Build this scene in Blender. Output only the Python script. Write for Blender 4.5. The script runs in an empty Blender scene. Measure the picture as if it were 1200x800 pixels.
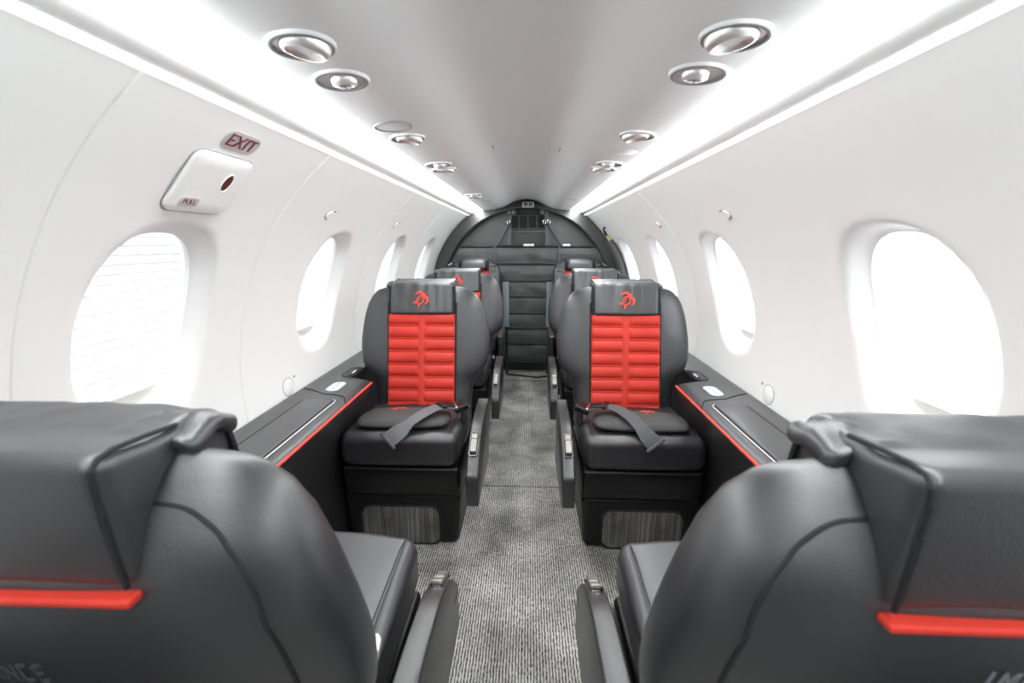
import bpy, bmesh, math, random
from math import sin, cos, pi, sqrt, radians, atan2
from mathutils import Vector, Matrix, noise

random.seed(7)
SC = bpy.context.scene
COL = SC.collection
R_CAB, ZC = 0.795, 0.684          # radius and centre height of the cabin's round lining
Y0, Y1 = -1.25, 3.78              # cabin lining, from behind the camera to the bulkhead

# ---------------------------------------------------------------- materials
def nmat(name):
    m = bpy.data.materials.new(name); m.use_nodes = True
    nt = m.node_tree
    return m, nt, nt.nodes['Principled BSDF']

def mat(name, col, rough=0.5, metal=0.0, bump=0.0, bscale=200.0, var=0.0, vscale=6.0, spec=0.5, coat=0.0, stretch=None, coat_rough=0.3):
    m, nt, b = nmat(name)
    b.inputs['Base Color'].default_value = (*col, 1)
    b.inputs['Roughness'].default_value = rough
    b.inputs['Metallic'].default_value = metal
    b.inputs['Specular IOR Level'].default_value = spec
    if coat: b.inputs['Coat Weight'].default_value = coat; b.inputs['Coat Roughness'].default_value = coat_rough
    tc = nt.nodes.new('ShaderNodeTexCoord')
    vec = tc.outputs['Object']
    if stretch:
        mp = nt.nodes.new('ShaderNodeMapping'); mp.inputs['Scale'].default_value = stretch
        nt.links.new(vec, mp.inputs['Vector']); vec = mp.outputs['Vector']
    if bump:
        n = nt.nodes.new('ShaderNodeTexNoise'); n.inputs['Scale'].default_value = bscale
        n.inputs['Detail'].default_value = 3
        nt.links.new(vec, n.inputs['Vector'])
        bp = nt.nodes.new('ShaderNodeBump'); bp.inputs['Strength'].default_value = bump
        bp.inputs['Distance'].default_value = 0.002
        nt.links.new(n.outputs['Fac'], bp.inputs['Height'])
        nt.links.new(bp.outputs['Normal'], b.inputs['Normal'])
    if var:
        n2 = nt.nodes.new('ShaderNodeTexNoise'); n2.inputs['Scale'].default_value = vscale
        nt.links.new(vec, n2.inputs['Vector'])
        r = nt.nodes.new('ShaderNodeValToRGB')
        r.color_ramp.elements[0].position = 0.3; r.color_ramp.elements[1].position = 0.7
        r.color_ramp.elements[0].color = (*[c * (1 - var) for c in col], 1)
        r.color_ramp.elements[1].color = (*[min(1, c * (1 + var)) for c in col], 1)
        nt.links.new(n2.outputs['Fac'], r.inputs['Fac'])
        nt.links.new(r.outputs['Color'], b.inputs['Base Color'])
    return m

M = {}
M['wall'] = mat('white_lining', (0.835, 0.848, 0.838), 0.42, bump=0.02, bscale=90)
M['ceiling'] = mat('white_headliner', (0.91, 0.945, 0.95), 0.5, bump=0.03, bscale=120)
M['trim'] = mat('white_trim', (0.91, 0.925, 0.92), 0.4)
M['leather'] = mat('black_leather', (0.012, 0.0125, 0.0155), 0.46, bump=0.16, bscale=420, var=0.08, vscale=9, spec=1.0, coat=0.35)
M['leather_soft'] = mat('soft_black_leather', (0.018, 0.0185, 0.022), 0.48, bump=0.22, bscale=300, var=0.1, vscale=12, spec=1.0, coat=0.35)
M['red'] = mat('red_leather', (0.58, 0.040, 0.026), 0.45, bump=0.12, bscale=420, var=0.06, vscale=8, spec=0.28)
M['red_thread'] = mat('red_thread', (0.75, 0.07, 0.05), 0.55, bump=0.3, bscale=900)
M['plastic'] = mat('black_plastic', (0.004, 0.004, 0.0045), 0.40, bump=0.08, bscale=600, spec=0.45)
M['grey_plastic'] = mat('charcoal_plastic', (0.014, 0.0145, 0.016), 0.42, spec=1.0, coat=0.35, bump=0.1, bscale=700)
M['console'] = mat('console_vinyl', (0.018, 0.0175, 0.020), 0.42, spec=1.0, coat=0.3, bump=0.12, bscale=500, var=0.06)
M['seam'] = mat('dark_seam', (0.008, 0.008, 0.009), 0.7)
M['nickel'] = mat('brushed_nickel', (0.36, 0.35, 0.32), 0.55, metal=1.0, bump=0.05, bscale=300)
M['chrome'] = mat('polished_chrome', (0.78, 0.78, 0.79), 0.12, metal=1.0)
M['silver'] = mat('satin_silver', (0.86, 0.86, 0.85), 0.38, metal=0.8)
M['dark_hub'] = mat('dark_hub', (0.10, 0.10, 0.10), 0.4)
M['plate'] = mat('pale_plate', (0.72, 0.72, 0.74), 0.35)
M['ink'] = mat('grey_ink', (0.30, 0.30, 0.32), 0.5)
M['webbing_light'] = mat('grey_webbing', (0.125, 0.125, 0.140), 0.62, bump=0.5, bscale=60, stretch=(12, 12, 60))
M['webbing_dark'] = mat('dark_webbing', (0.075, 0.077, 0.085), 0.62, bump=0.5, bscale=60, stretch=(12, 12, 60))
M['pillow'] = mat('charcoal_pillow_cloth', (0.050, 0.050, 0.050), 0.62, bump=0.4, bscale=500, var=0.1, vscale=14)
M['net'] = mat('black_curtain_cloth', (0.075, 0.080, 0.079), 0.5, bump=0.3, bscale=160, var=0.2, vscale=7)
M['net_rod'] = mat('black_batten', (0.006, 0.006, 0.007), 0.5)
M['bulkhead'] = mat('bulkhead_grey', (0.085, 0.095, 0.092), 0.36, bump=0.06, bscale=300, var=0.08)
M['arch'] = mat('arch_grey', (0.055, 0.057, 0.055), 0.5, bump=0.12, bscale=400)
M['post'] = mat('blue_grey_strap', (0.25, 0.29, 0.31), 0.5, bump=0.1, bscale=200)
M['placard'] = mat('grey_placard', (0.52, 0.50, 0.515), 0.4)
M['placard_ink'] = mat('dark_red_ink', (0.19, 0.045, 0.065), 0.5)
M['slot'] = mat('dark_red_slot', (0.10, 0.018, 0.015), 0.5)
M['brass'] = mat('brass', (0.72, 0.52, 0.22), 0.3, metal=1.0)
M['rail'] = mat('shade_rail', (0.58, 0.58, 0.55), 0.45)
M['emboss'] = mat('faded_lettering', (0.16, 0.155, 0.18), 0.6)
M['emboss_dim'] = mat('dim_faded_lettering', (0.045, 0.044, 0.052), 0.6)
M['floor_mesh'] = mat('grey_floor_mesh', (0.36, 0.36, 0.34), 0.7, bump=0.4, bscale=200)

def make_carpet(name='ribbed_carpet', dark=1.0, pitch=0.0082):
    m, nt, b = nmat(name)
    L = nt.links.new; N = nt.nodes.new
    tc = N('ShaderNodeTexCoord')
    sep = N('ShaderNodeSeparateXYZ'); L(tc.outputs['Object'], sep.inputs[0])
    # wobble so the ribs look woven
    mp = N('ShaderNodeMapping'); mp.inputs['Scale'].default_value = (90, 45, 1); L(tc.outputs['Object'], mp.inputs['Vector'])
    n1 = N('ShaderNodeTexNoise'); n1.inputs['Scale'].default_value = 1.0; n1.inputs['Detail'].default_value = 2; L(mp.outputs[0], n1.inputs['Vector'])
    a = N('ShaderNodeMath'); a.operation = 'MULTIPLY_ADD'; L(sep.outputs['X'], a.inputs[0]); a.inputs[1].default_value = 2 * pi / pitch
    w = N('ShaderNodeMath'); w.operation = 'MULTIPLY'; L(n1.outputs['Fac'], w.inputs[0]); w.inputs[1].default_value = 4.0
    L(w.outputs[0], a.inputs[2])
    s = N('ShaderNodeMath'); s.operation = 'SINE'; L(a.outputs[0], s.inputs[0])
    s2 = N('ShaderNodeMath'); s2.operation = 'MULTIPLY_ADD'; L(s.outputs[0], s2.inputs[0]); s2.inputs[1].default_value = 0.36; s2.inputs[2].default_value = 0.5
    mp2 = N('ShaderNodeMapping'); mp2.inputs['Scale'].default_value = (230, 90, 1); L(tc.outputs['Object'], mp2.inputs['Vector'])
    n2 = N('ShaderNodeTexNoise'); n2.inputs['Scale'].default_value = 1.0; n2.inputs['Detail'].default_value = 3; L(mp2.outputs[0], n2.inputs['Vector'])
    mix = N('ShaderNodeMath'); mix.operation = 'MULTIPLY_ADD'; L(n2.outputs['Fac'], mix.inputs[0]); mix.inputs[1].default_value = 1.6; 
    sub = N('ShaderNodeMath'); sub.operation = 'SUBTRACT'; L(s2.outputs[0], sub.inputs[0]); sub.inputs[1].default_value = 0.80
    L(sub.outputs[0], mix.inputs[2])
    ramp = N('ShaderNodeValToRGB'); e = ramp.color_ramp.elements
    e[0].position = 0.12; e[0].color = (0.085 * dark, 0.082 * dark, 0.078 * dark, 1); e[1].position = 0.85; e[1].color = (0.76 * dark, 0.74 * dark, 0.705 * dark, 1)
    L(mix.outputs[0], ramp.inputs['Fac'])
    n3 = N('ShaderNodeTexNoise'); n3.inputs['Scale'].default_value = 5.5; n3.inputs['Detail'].default_value = 4; n3.inputs['Roughness'].default_value = 0.6
    L(tc.outputs['Object'], n3.inputs['Vector'])
    r3 = N('ShaderNodeValToRGB'); r3.color_ramp.elements[0].position = 0.32; r3.color_ramp.elements[1].position = 0.68
    r3.color_ramp.elements[0].color = (0.42, 0.42, 0.41, 1); r3.color_ramp.elements[1].color = (1.0, 1.0, 1.0, 1)
    L(n3.outputs['Fac'], r3.inputs['Fac'])
    mm = N('ShaderNodeMix'); mm.data_type = 'RGBA'; mm.blend_type = 'MULTIPLY'; mm.inputs['Factor'].default_value = 1.0
    L(ramp.outputs['Color'], mm.inputs[6]); L(r3.outputs['Color'], mm.inputs[7])
    L(mm.outputs[2], b.inputs['Base Color'])
    b.inputs['Roughness'].default_value = 0.95; b.inputs['Specular IOR Level'].default_value = 0.15
    bp = N('ShaderNodeBump'); bp.inputs['Strength'].default_value = 0.6; bp.inputs['Distance'].default_value = 0.003
    L(mix.outputs[0], bp.inputs['Height']); L(bp.outputs['Normal'], b.inputs['Normal'])
    return m
M['carpet'] = make_carpet()
M['panel_carpet'] = make_carpet('inset_carpet', 0.50, 0.0066)

def make_emit(name, col, strength):
    m = bpy.data.materials.new(name); m.use_nodes = True; nt = m.node_tree; nt.nodes.clear()
    e = nt.nodes.new('ShaderNodeEmission'); e.inputs['Color'].default_value = (*col, 1); e.inputs['Strength'].default_value = strength
    o = nt.nodes.new('ShaderNodeOutputMaterial'); nt.links.new(e.outputs[0], o.inputs['Surface'])
    return m
M['led'] = make_emit('led_strip', (0.968, 1.0, 1.0), 13.0)
M['dish_grey'] = mat('nozzle_dish_grey', (0.62, 0.62, 0.60), 0.4)  # plain grey without emission, for the air nozzle dishes

def make_shade():
    m = bpy.data.materials.new('translucent_pleated_shade'); m.use_nodes = True; nt = m.node_tree; nt.nodes.clear()
    d = nt.nodes.new('ShaderNodeBsdfDiffuse'); d.inputs['Color'].default_value = (0.86, 0.86, 0.89, 1)
    t = nt.nodes.new('ShaderNodeBsdfTranslucent'); t.inputs['Color'].default_value = (0.50, 0.51, 0.525, 1)
    x = nt.nodes.new('ShaderNodeMixShader'); x.inputs[0].default_value = 0.80
    o = nt.nodes.new('ShaderNodeOutputMaterial')
    nt.links.new(d.outputs[0], x.inputs[1]); nt.links.new(t.outputs[0], x.inputs[2]); nt.links.new(x.outputs[0], o.inputs['Surface'])
    return m
M['shade'] = make_shade()

def make_pane():
    m = bpy.data.materials.new('window_acrylic'); m.use_nodes = True; nt = m.node_tree; nt.nodes.clear()
    t = nt.nodes.new('ShaderNodeBsdfTransparent'); g = nt.nodes.new('ShaderNodeBsdfGlossy'); g.inputs['Roughness'].default_value = 0.05
    x = nt.nodes.new('ShaderNodeMixShader'); x.inputs[0].default_value = 0.06
    o = nt.nodes.new('ShaderNodeOutputMaterial')
    nt.links.new(t.outputs[0], x.inputs[1]); nt.links.new(g.outputs[0], x.inputs[2]); nt.links.new(x.outputs[0], o.inputs['Surface'])
    return m
M['pane'] = make_pane()

# ---------------------------------------------------------------- helpers
def obj(name, bm, m, parent=None, smooth=True, angle=40, loc=None):
    me = bpy.data.meshes.new(name)
    bmesh.ops.remove_doubles(bm, verts=bm.verts, dist=1e-5)
    bmesh.ops.recalc_face_normals(bm, faces=bm.faces)
    bm.to_mesh(me); bm.free()
    me.materials.append(m)
    if smooth:
        me.polygons.foreach_set('use_smooth', [True] * len(me.polygons))
        me.set_sharp_from_angle(angle=radians(angle))
    o = bpy.data.objects.new(name, me); COL.objects.link(o)
    if parent: o.parent = parent
    if loc: o.location = loc
    return o

def tag(o, label, cat, group=None):
    o['label'] = label; o['category'] = cat
    if group: o['group'] = group
    return o

def struct(o): o['kind'] = 'structure'; return o

def empty(name, loc, rotz=0.0):
    o = bpy.data.objects.new(name, None); COL.objects.link(o)
    o.location = loc; o.rotation_euler = (0, 0, rotz); o.empty_display_size = 0.05
    return o

def copy_tree(o, parent=None):
    c = o.copy(); COL.objects.link(c); c.parent = parent
    for ch in list(o.children): copy_tree(ch, c)
    return c

def rbox(bm, c, h, r, n=3, m=4, deform=None):
    """rounded box: centre c, half sizes h, radius r; n segments per half corner, m inner divisions"""
    r = min(r, min(h) * 0.999)
    axes = []
    for a in range(3):
        inner = h[a] - r
        cs = [inner + r * math.tan(k * (pi / 4) / n) for k in range(n + 1)]
        mid = [inner * (2 * i / m - 1) for i in range(m + 1)]
        axes.append([-x for x in reversed(cs[1:])] + mid + cs[1:])
    def fix(p):
        q = [max(-(h[i] - r), min(h[i] - r, p[i])) for i in range(3)]
        d = Vector([p[i] - q[i] for i in range(3)])
        if d.length > 1e-9: d = d.normalized() * r
        v = Vector(q) + d + Vector(c)
        return deform(v) if deform else v
    for a in range(3):
        b, e = [i for i in range(3) if i != a]
        A, B = axes[b], axes[e]
        for sgn in (-1, 1):
            g = []
            for u in A:
                row = []
                for v in B:
                    p = [0, 0, 0]; p[a] = sgn * h[a]; p[b] = u; p[e] = v
                    row.append(bm.verts.new(fix(p)))
                g.append(row)
            for i in range(len(A) - 1):
                for j in range(len(B) - 1):
                    bm.faces.new((g[i][j], g[i + 1][j], g[i + 1][j + 1], g[i][j + 1]))
    return bm

def grid(bm, rows):
    vs = [[bm.verts.new(p) for p in r] for r in rows]
    for i in range(len(vs) - 1):
        for j in range(len(vs[0]) - 1):
            bm.faces.new((vs[i][j], vs[i + 1][j], vs[i + 1][j + 1], vs[i][j + 1]))
    return vs

def loft(bm, rings, cap0=True, cap1=True):
    vs = [[bm.verts.new(p) for p in r] for r in rings]
    n = len(vs[0])
    for i in range(len(vs) - 1):
        for j in range(n):
            k = (j + 1) % n
            bm.faces.new((vs[i][j], vs[i][k], vs[i + 1][k], vs[i + 1][j]))
    if cap0: bm.faces.new(list(reversed(vs[0])))
    if cap1: bm.faces.new(vs[-1])
    return vs

def tube(bm, pts, r, n=8, closed=False):
    pts = [Vector(p) for p in pts]
    rings = []
    N = len(pts)
    up = Vector((0, 0, 1))
    for i, p in enumerate(pts):
        if closed: d = pts[(i + 1) % N] - pts[i - 1]
        else: d = pts[min(i + 1, N - 1)] - pts[max(i - 1, 0)]
        d.normalize()
        a = d.cross(up)
        if a.length < 1e-3: a = d.cross(Vector((1, 0, 0)))
        a.normalize(); b = d.cross(a).normalized()
        rr = r[i] if isinstance(r, (list, tuple)) else r
        rings.append([p + a * (rr * cos(2 * pi * k / n)) + b * (rr * sin(2 * pi * k / n)) for k in range(n)])
    if closed:
        rings.append(rings[0]); loft(bm, rings, False, False)
    else: loft(bm, rings)

def lathe(bm, prof, n=32, mtx=None):
    """prof: (r, z) from centre outwards or a closed chain; spins about z"""
    rows = []
    for r, z in prof:
        rows.append([Vector((r * cos(2 * pi * k / n), r * sin(2 * pi * k / n), z)) for k in range(n + 1)])
    if mtx is not None: rows = [[mtx @ p for p in row] for row in rows]
    grid(bm, rows)

def prism(bm, pts2, d0, d1, f):
    """polygon pts2 extruded between depths d0, d1 through f(a, b, d)"""
    a = [bm.verts.new(f(p[0], p[1], d0)) for p in pts2]
    b = [bm.verts.new(f(p[0], p[1], d1)) for p in pts2]
    n = len(pts2)
    bm.faces.new(list(reversed(a))); bm.faces.new(b)
    for i in range(n):
        k = (i + 1) % n
        bm.faces.new((a[i], a[k], b[k], b[i]))

def rrect(w, h, r, n=5, cx=0, cy=0):
    out = []
    for (sx, sy, a0) in ((1, 1, 0), (-1, 1, pi / 2), (-1, -1, pi), (1, -1, 3 * pi / 2)):
        for k in range(n + 1):
            a = a0 + k * pi / 2 / n
            out.append((cx + sx * (w / 2 - r) + r * cos(a), cy + sy * (h / 2 - r) + r * sin(a)))
    return out

def ell(a, b, n=20, cx=0, cy=0):
    return [(cx + a * cos(2 * pi * k / n), cy + b * sin(2 * pi * k / n)) for k in range(n)]

def ribbon(bm, pts, w, th, side=None):
    """flat band along pts (3D) with width w and thickness th; side: width direction per point or one vector"""
    pts = [Vector(p) for p in pts]; rings = []
    for i, p in enumerate(pts):
        d = (pts[min(i + 1, len(pts) - 1)] - pts[max(i - 1, 0)]).normalized()
        s = side[i] if isinstance(side, list) else side
        s = (s - d * s.dot(d)).normalized()
        nrm = s.cross(d).normalized()
        ww = w[i] if isinstance(w, (list, tuple)) else w
        rings.append([p + s * ww / 2 + nrm * th / 2, p - s * ww / 2 + nrm * th / 2, p - s * ww / 2 - nrm * th / 2, p + s * ww / 2 - nrm * th / 2])
    loft(bm, rings)

def interp(tab, x):
    if x <= tab[0][0]: return tab[0][1]
    for (a, b), (c, d) in zip(tab, tab[1:]):
        if x <= c:
            t = (x - a) / (c - a); t = t * t * (3 - 2 * t) * 0.35 + t * 0.65
            return b + (d - b) * t
    return tab[-1][1]

def catmull(pts, n=6, closed=True):
    out = []; N = len(pts)
    rng = range(N) if closed else range(N - 1)
    for i in rng:
        p0, p1, p2, p3 = (pts[(i - 1) % N], pts[i], pts[(i + 1) % N], pts[(i + 2) % N]) if closed else (pts[max(i - 1, 0)], pts[i], pts[i + 1], pts[min(i + 2, N - 1)])
        for k in range(n):
            t = k / n
            out.append(tuple(0.5 * (2 * p1[a] + (p2[a] - p0[a]) * t + (2 * p0[a] - 5 * p1[a] + 4 * p2[a] - p3[a]) * t * t + (3 * p1[a] - p0[a] - 3 * p2[a] + p3[a]) * t ** 3) for a in range(len(p1))))
    if not closed: out.append(tuple(pts[-1]))
    return out

# ---------------------------------------------------------------- cabin lining
V_TOP = ZC + R_CAB * 0.9304
def prof(v, d=0.0):
    """right side lining: arc position v -> (x, z), pushed outwards by d"""
    if v <= ZC:
        x = 0.665 + 0.13 * sin(pi / 2 * v / ZC)
        return x + d, v
    t = (v - ZC) / R_CAB
    return (R_CAB + d) * cos(t), ZC + (R_CAB + d) * sin(t)
def prof_n(v):
    if v <= ZC: return (1.0, 0.0)
    t = (v - ZC) / R_CAB
    return (cos(t), sin(t))
def vz(z): return z if z <= ZC else ZC + R_CAB * math.asin((z - ZC) / R_CAB)
def wallp(sx, y, v, d=0.0):
    x, z = prof(v, d); return Vector((sx * x, y, z))

WIN_V, WIN_HV, WIN_HY, WIN_N = 0.934, 0.190, 0.133, 2.35
CELL_V0, CELL_V1, CELL_Y = 0.64, 1.225, 0.215
TUNNEL = 0.047
def sup(a, n=WIN_N):
    return (math.copysign(abs(cos(a)) ** (2 / n), cos(a)), math.copysign(abs(sin(a)) ** (2 / n), sin(a)))
def sstep(t): t = max(0, min(1, t)); return t * t * (3 - 2 * t)

def build_wall(name, sx, wins, seams, door=None):
    bm = bmesh.new()
    NY, NV = 14, 18
    vlow = [0, 0.2, 0.4, 0.52]
    vhigh = []
    for k in range(1, 9): vhigh.append(CELL_V1 + (V_TOP - 0.012 - CELL_V1) * k / 8)
    vmid = [CELL_V0 + (CELL_V1 - CELL_V0) * k / NV for k in range(NV + 1)]
    vall = vlow + vmid + vhigh
    # rounded lip where the lining meets the trim
    lip = [(V_TOP - 0.006, -0.001), (V_TOP - 0.001, 0.0015), (V_TOP + 0.001, 0.006), (V_TOP + 0.001, 0.02)]
    ys = {Y0, Y1}
    if door: ys |= set(door)
    for w in wins:
        for k in range(NY + 1): ys.add(round(w - CELL_Y + 2 * CELL_Y * k / NY, 5))
    seamd = {}
    for s in seams:
        for off, d in ((-0.006, 0), (-0.003, 0.0004), (-0.0013, 0.004), (0.0013, 0.004), (0.003, 0.0004), (0.006, 0)):
            yy = round(s + off, 5); ys.add(yy); seamd[yy] = d
    ys = sorted(ys)
    full = [ys[0]]
    for y in ys[1:]:
        gap = y - full[-1]
        if gap > 0.14:
            k = int(gap / 0.12) + 1
            base = full[-1]
            for i in range(1, k): full.append(base + gap * i / k)
        full.append(y)
    cols = []
    for y in full:
        d0 = seamd.get(y, 0.0)
        col = [bm.verts.new(wallp(sx, y, v, d0)) for v in vall]
        col += [bm.verts.new(wallp(sx, y, v, d0 + d)) for v, d in lip]
        cols.append(col)
    iv0, iv1 = len(vlow), len(vlow) + NV
    for i in range(len(full) - 1):
        ym = (full[i] + full[i + 1]) / 2
        inwin = any(abs(ym - w) < CELL_Y for w in wins)
        for j in range(len(cols[0]) - 1):
            if inwin and iv0 <= j < iv1: continue
            if door and door[0] < ym < door[1] and j < iv1: continue      # open airstair doorway, forward of the camera
            bm.faces.new((cols[i][j], cols[i + 1][j], cols[i + 1][j + 1], cols[i][j + 1]))
    for w in wins:
        yl = [round(w - CELL_Y + 2 * CELL_Y * k / NY, 5) for k in range(NY + 1)]
        bd = [(y, vmid[0]) for y in yl] + [(yl[-1], v) for v in vmid[1:]] + [(y, vmid[-1]) for y in reversed(yl[:-1])] + [(yl[0], v) for v in reversed(vmid[1:-1])]
        T = [0, 0.2, 0.36, 0.5, 0.6, 0.7, 0.78, 0.86, 0.93, 0.98, 1.0]
        rings = []
        for t in T:
            ring = []
            for (y, v) in bd:
                a = atan2((v - WIN_V) / WIN_HV, (y - w) / WIN_HY)
                c, s = sup(a)
                # point on the hole in the direction of the border point
                u = (y - w, v - WIN_V)
                rho = (abs(u[0] / WIN_HY) ** WIN_N + abs(u[1] / WIN_HV) ** WIN_N) ** (1 / WIN_N)
                hole = (w + u[0] / rho, WIN_V + u[1] / rho)
                yy = y + (hole[0] - y) * t; vv = v + (hole[1] - v) * t
                r2 = (abs((yy - w) / WIN_HY) ** WIN_N + abs((vv - WIN_V) / WIN_HV) ** WIN_N) ** (1 / WIN_N)
                d = 0.036 * (1 - sstep((r2 - 0.99) / 0.27)) if t > 0 else 0
                ring.append(wallp(sx, yy, vv, d))
            rings.append(ring)
        rings.append([wallp(sx, *h, TUNNEL) for h in [(w + (y - w) / ((abs((y - w) / WIN_HY) ** WIN_N + abs((v - WIN_V) / WIN_HV) ** WIN_N) ** (1 / WIN_N)), WIN_V + (v - WIN_V) / ((abs((y - w) / WIN_HY) ** WIN_N + abs((v - WIN_V) / WIN_HV) ** WIN_N) ** (1 / WIN_N))) for (y, v) in bd]])
        loft(bm, rings, False, False)
    return struct(obj(name, bm, M['wall'], angle=35))

LW = [0.867, 1.632, 2.420, 3.205]
RW = [0.855, 1.640, 2.430, 3.205]
LF, RF = [], []
LSEAM, RSEAM = [0.614, 1.172, 2.02, 2.80], [2.0, 2.80]
build_wall('wall_left', -1, LF + LW, LSEAM)
build_wall('wall_right', 1, RF + RW, RSEAM)

# windows (pane + thin frame) and the pleated shades drawn over them
def window_at(idx, sx, w, label):
    fr = bmesh.new()
    ring0, ring1, ring2, ring3 = [], [], [], []
    for k in range(48):
        c, s = sup(2 * pi * k / 48)
        f = lambda q, d: wallp(sx, w + c * WIN_HY * q, WIN_V + s * WIN_HV * q, d)
        ring0.append(f(1.01, 0.068)); ring1.append(f(1.16, 0.068)); ring2.append(f(1.16, 0.084)); ring3.append(f(1.01, 0.084))
    loft(fr, [ring0, ring1, ring2, ring3, ring0], False, False)
    fo = struct(obj('window_%d' % idx, fr, M['trim']))
    pb = bmesh.new()
    rows = []
    for q in (0.0, 0.5, 1.0, 1.08):
        rows.append([wallp(sx, w + sup(2 * pi * k / 48)[0] * WIN_HY * q, WIN_V + sup(2 * pi * k / 48)[1] * WIN_HV * q, 0.076) for k in range(49)])
    grid(pb, rows)
    obj('window_pane', pb, M['pane'], fo)
    if label is None: return
    # shade
    e = empty('window_shade', wallp(sx, w, WIN_V, 0.05))
    tag(e, label, 'window shade', 'pleated shades in the cabin windows')
    inv = Matrix.Translation(-e.location)
    sb = bmesh.new(); rows = []
    n = 19; v0, v1 = WIN_V - WIN_HV * 0.84, WIN_V + WIN_HV * 1.06
    for k in range(2 * n + 1):
        v = v0 + (v1 - v0) * k / (2 * n)
        d = 0.056 + (-0.0055 if k % 2 else 0.0055)
        rows.append([inv @ wallp(sx, w + WIN_HY * 1.09 * t, v, d) for t in (-1, -0.5, 0, 0.5, 1)])
    grid(sb, rows)
    obj('pleated_cloth', sb, M['shade'], e, smooth=False)
    for k in range(1, 2 * n, 2):  # opaque strips added to imitate shadow lines between the pleats
        v = v0 + (v1 - v0) * k / (2 * n)
        cb = bmesh.new()
        grid(cb, [[inv @ wallp(sx, w + WIN_HY * 1.085 * t, v + dv, 0.0492) for t in (-1, -0.5, 0, 0.5, 1)] for dv in (-0.0009, 0.0009)])
        obj('pleat_shadow_line', cb, M['trim'], e, smooth=False)
    rb = bmesh.new(); rings = []
    for t in (-1, -0.5, 0, 0.5, 1):
        y = w + WIN_HY * 1.09 * t
        rings.append([inv @ wallp(sx, y, v, d) for v, d in ((v0 + 0.001, 0.050), (v0 + 0.001, 0.062), (v0 - 0.042, 0.062), (v0 - 0.042, 0.050))])
    loft(rb, rings)
    obj('bottom_rail', rb, M['rail'], e)

wl = ['drawn white pleated shade in the big window below the EXIT placard',
      'drawn white pleated shade on the EXIT side, second window from the camera',
      'drawn white pleated shade on the EXIT side, third window, just above a seat headrest',
      'drawn white pleated shade on the EXIT side, last window before the dark bulkhead']
wr = ['drawn white pleated shade in the largest window of the plain side, opposite the EXIT placard',
      'drawn white pleated shade on the plain side, second window from the camera',
      'drawn white pleated shade on the plain side, third window, beyond the second-row seat',
      'drawn white pleated shade on the plain side, last window by the rolled black tube']
for i, w in enumerate(LW): window_at(i + 1, -1, w, wl[i])
for i, w in enumerate(RW): window_at(i + 5, 1, w, wr[i])
for i, w in enumerate(LF): window_at(i + 9, -1, w, None)
for i, w in enumerate(RF): window_at(i + 11, 1, w, None)

# ceiling: bell-shaped section
BELL = [(0.0, 0.0), (0.05, -0.005), (0.10, -0.020), (0.14, -0.040), (0.175, -0.058), (0.21, -0.071), (0.25, -0.079), (0.30, -0.083), (0.352, -0.086)]
ZR = 1.446
def ceil_z(x): return ZR + interp(BELL, abs(x))
bm = bmesh.new()
xs = [-b[0] for b in reversed(BELL[1:])] + [b[0] for b in BELL]
xs2 = []
for a, b in zip(xs, xs[1:]): xs2 += [a, (a + b) / 2]
xs2.append(xs[-1])
sm = [(x, ceil_z(x)) for x in xs2]
sm = [(-0.352, 1.40)] + sm + [(0.352, 1.40)]
grid(bm, [[Vector((x, y, z)) for x, z in sm] for y in [Y0 + (Y1 - Y0) * k / 12 for k in range(13)]])
struct(obj('ceiling', bm, M['ceiling'], angle=60))

# cove trim between light strip and lining; light strips
for i, sx in enumerate((-1, 1)):
    bm = bmesh.new()
    sec = [(0.424, 1.395), (0.424, 1.347), (0.428, 1.343), (0.472, 1.329), (0.478, 1.330), (0.482, 1.345)]
    grid(bm, [[Vector((sx * x, y, z)) for x, z in sec] for y in (Y0, 0.5, 2, Y1)])
    struct(obj('trim_%d' % (i + 1), bm, M['trim']))
    bm = bmesh.new()
    sec = [(0.354, 1.366), (0.3538, 1.3602), (0.358, 1.3563), (0.378, 1.3482), (0.400, 1.3390), (0.413, 1.3355), (0.419, 1.3370), (0.4225, 1.3440), (0.4225, 1.366)]
    loft(bm, [[Vector((sx * x, y, z)) for x, z in sec] for y in (Y0, 0.5, 2, Y1 - 0.10)])
    o = obj('ceiling_light_strip', bm, M['led'])
    tag(o, ['long glowing white light strip along the ceiling edge above the EXIT side windows',
            'long glowing white light strip along the ceiling edge above the plain side windows'][i], 'light strip')

# floor with its carpet, one seam across the aisle
bm = bmesh.new()
def fl(y): return [Vector((-0.70, y, 0)), Vector((0.70, y, 0))]
grid(bm, [[Vector((x, y, z)) for x in (-0.70, -0.2, 0.2, 0.70)] for y, z in ((Y0, 0), (1.841, 0), (1.8415, -0.018), (1.8505, -0.018), (1.851, 0), (Y1, 0))])
struct(obj('floor', bm, M['carpet'], angle=20))

# end walls: unseen dark one added behind the camera to contain light; bulkhead aft
def lining_outline(shrink=0.0, n=20):
    pts = []
    for k in range(n + 1):
        v = V_TOP * k / n
        x, z = prof(v, -shrink); pts.append((x, z))
    pts += [(0.42, 1.40), (0.352, 1.40), (0.352, ceil_z(0.352) + 0.002)]
    for b in reversed(BELL[:-1]): pts.append((b[0], ZR + b[1] + 0.002))
    return pts + [(-x, z) for x, z in reversed(pts[:-1])]
bm = bmesh.new()
prism(bm, lining_outline(-0.004), Y0 - 0.03, Y0, lambda a, b, d: Vector((a, d, b)))
struct(obj('wall_front_unseen', bm, M['arch'], smooth=False))
bm = bmesh.new()
prism(bm, lining_outline(-0.004), Y1, Y1 + 0.03, lambda a, b, d: Vector((a, d, b)))
struct(obj('wall_back', bm, M['bulkhead'], smooth=False))

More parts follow.
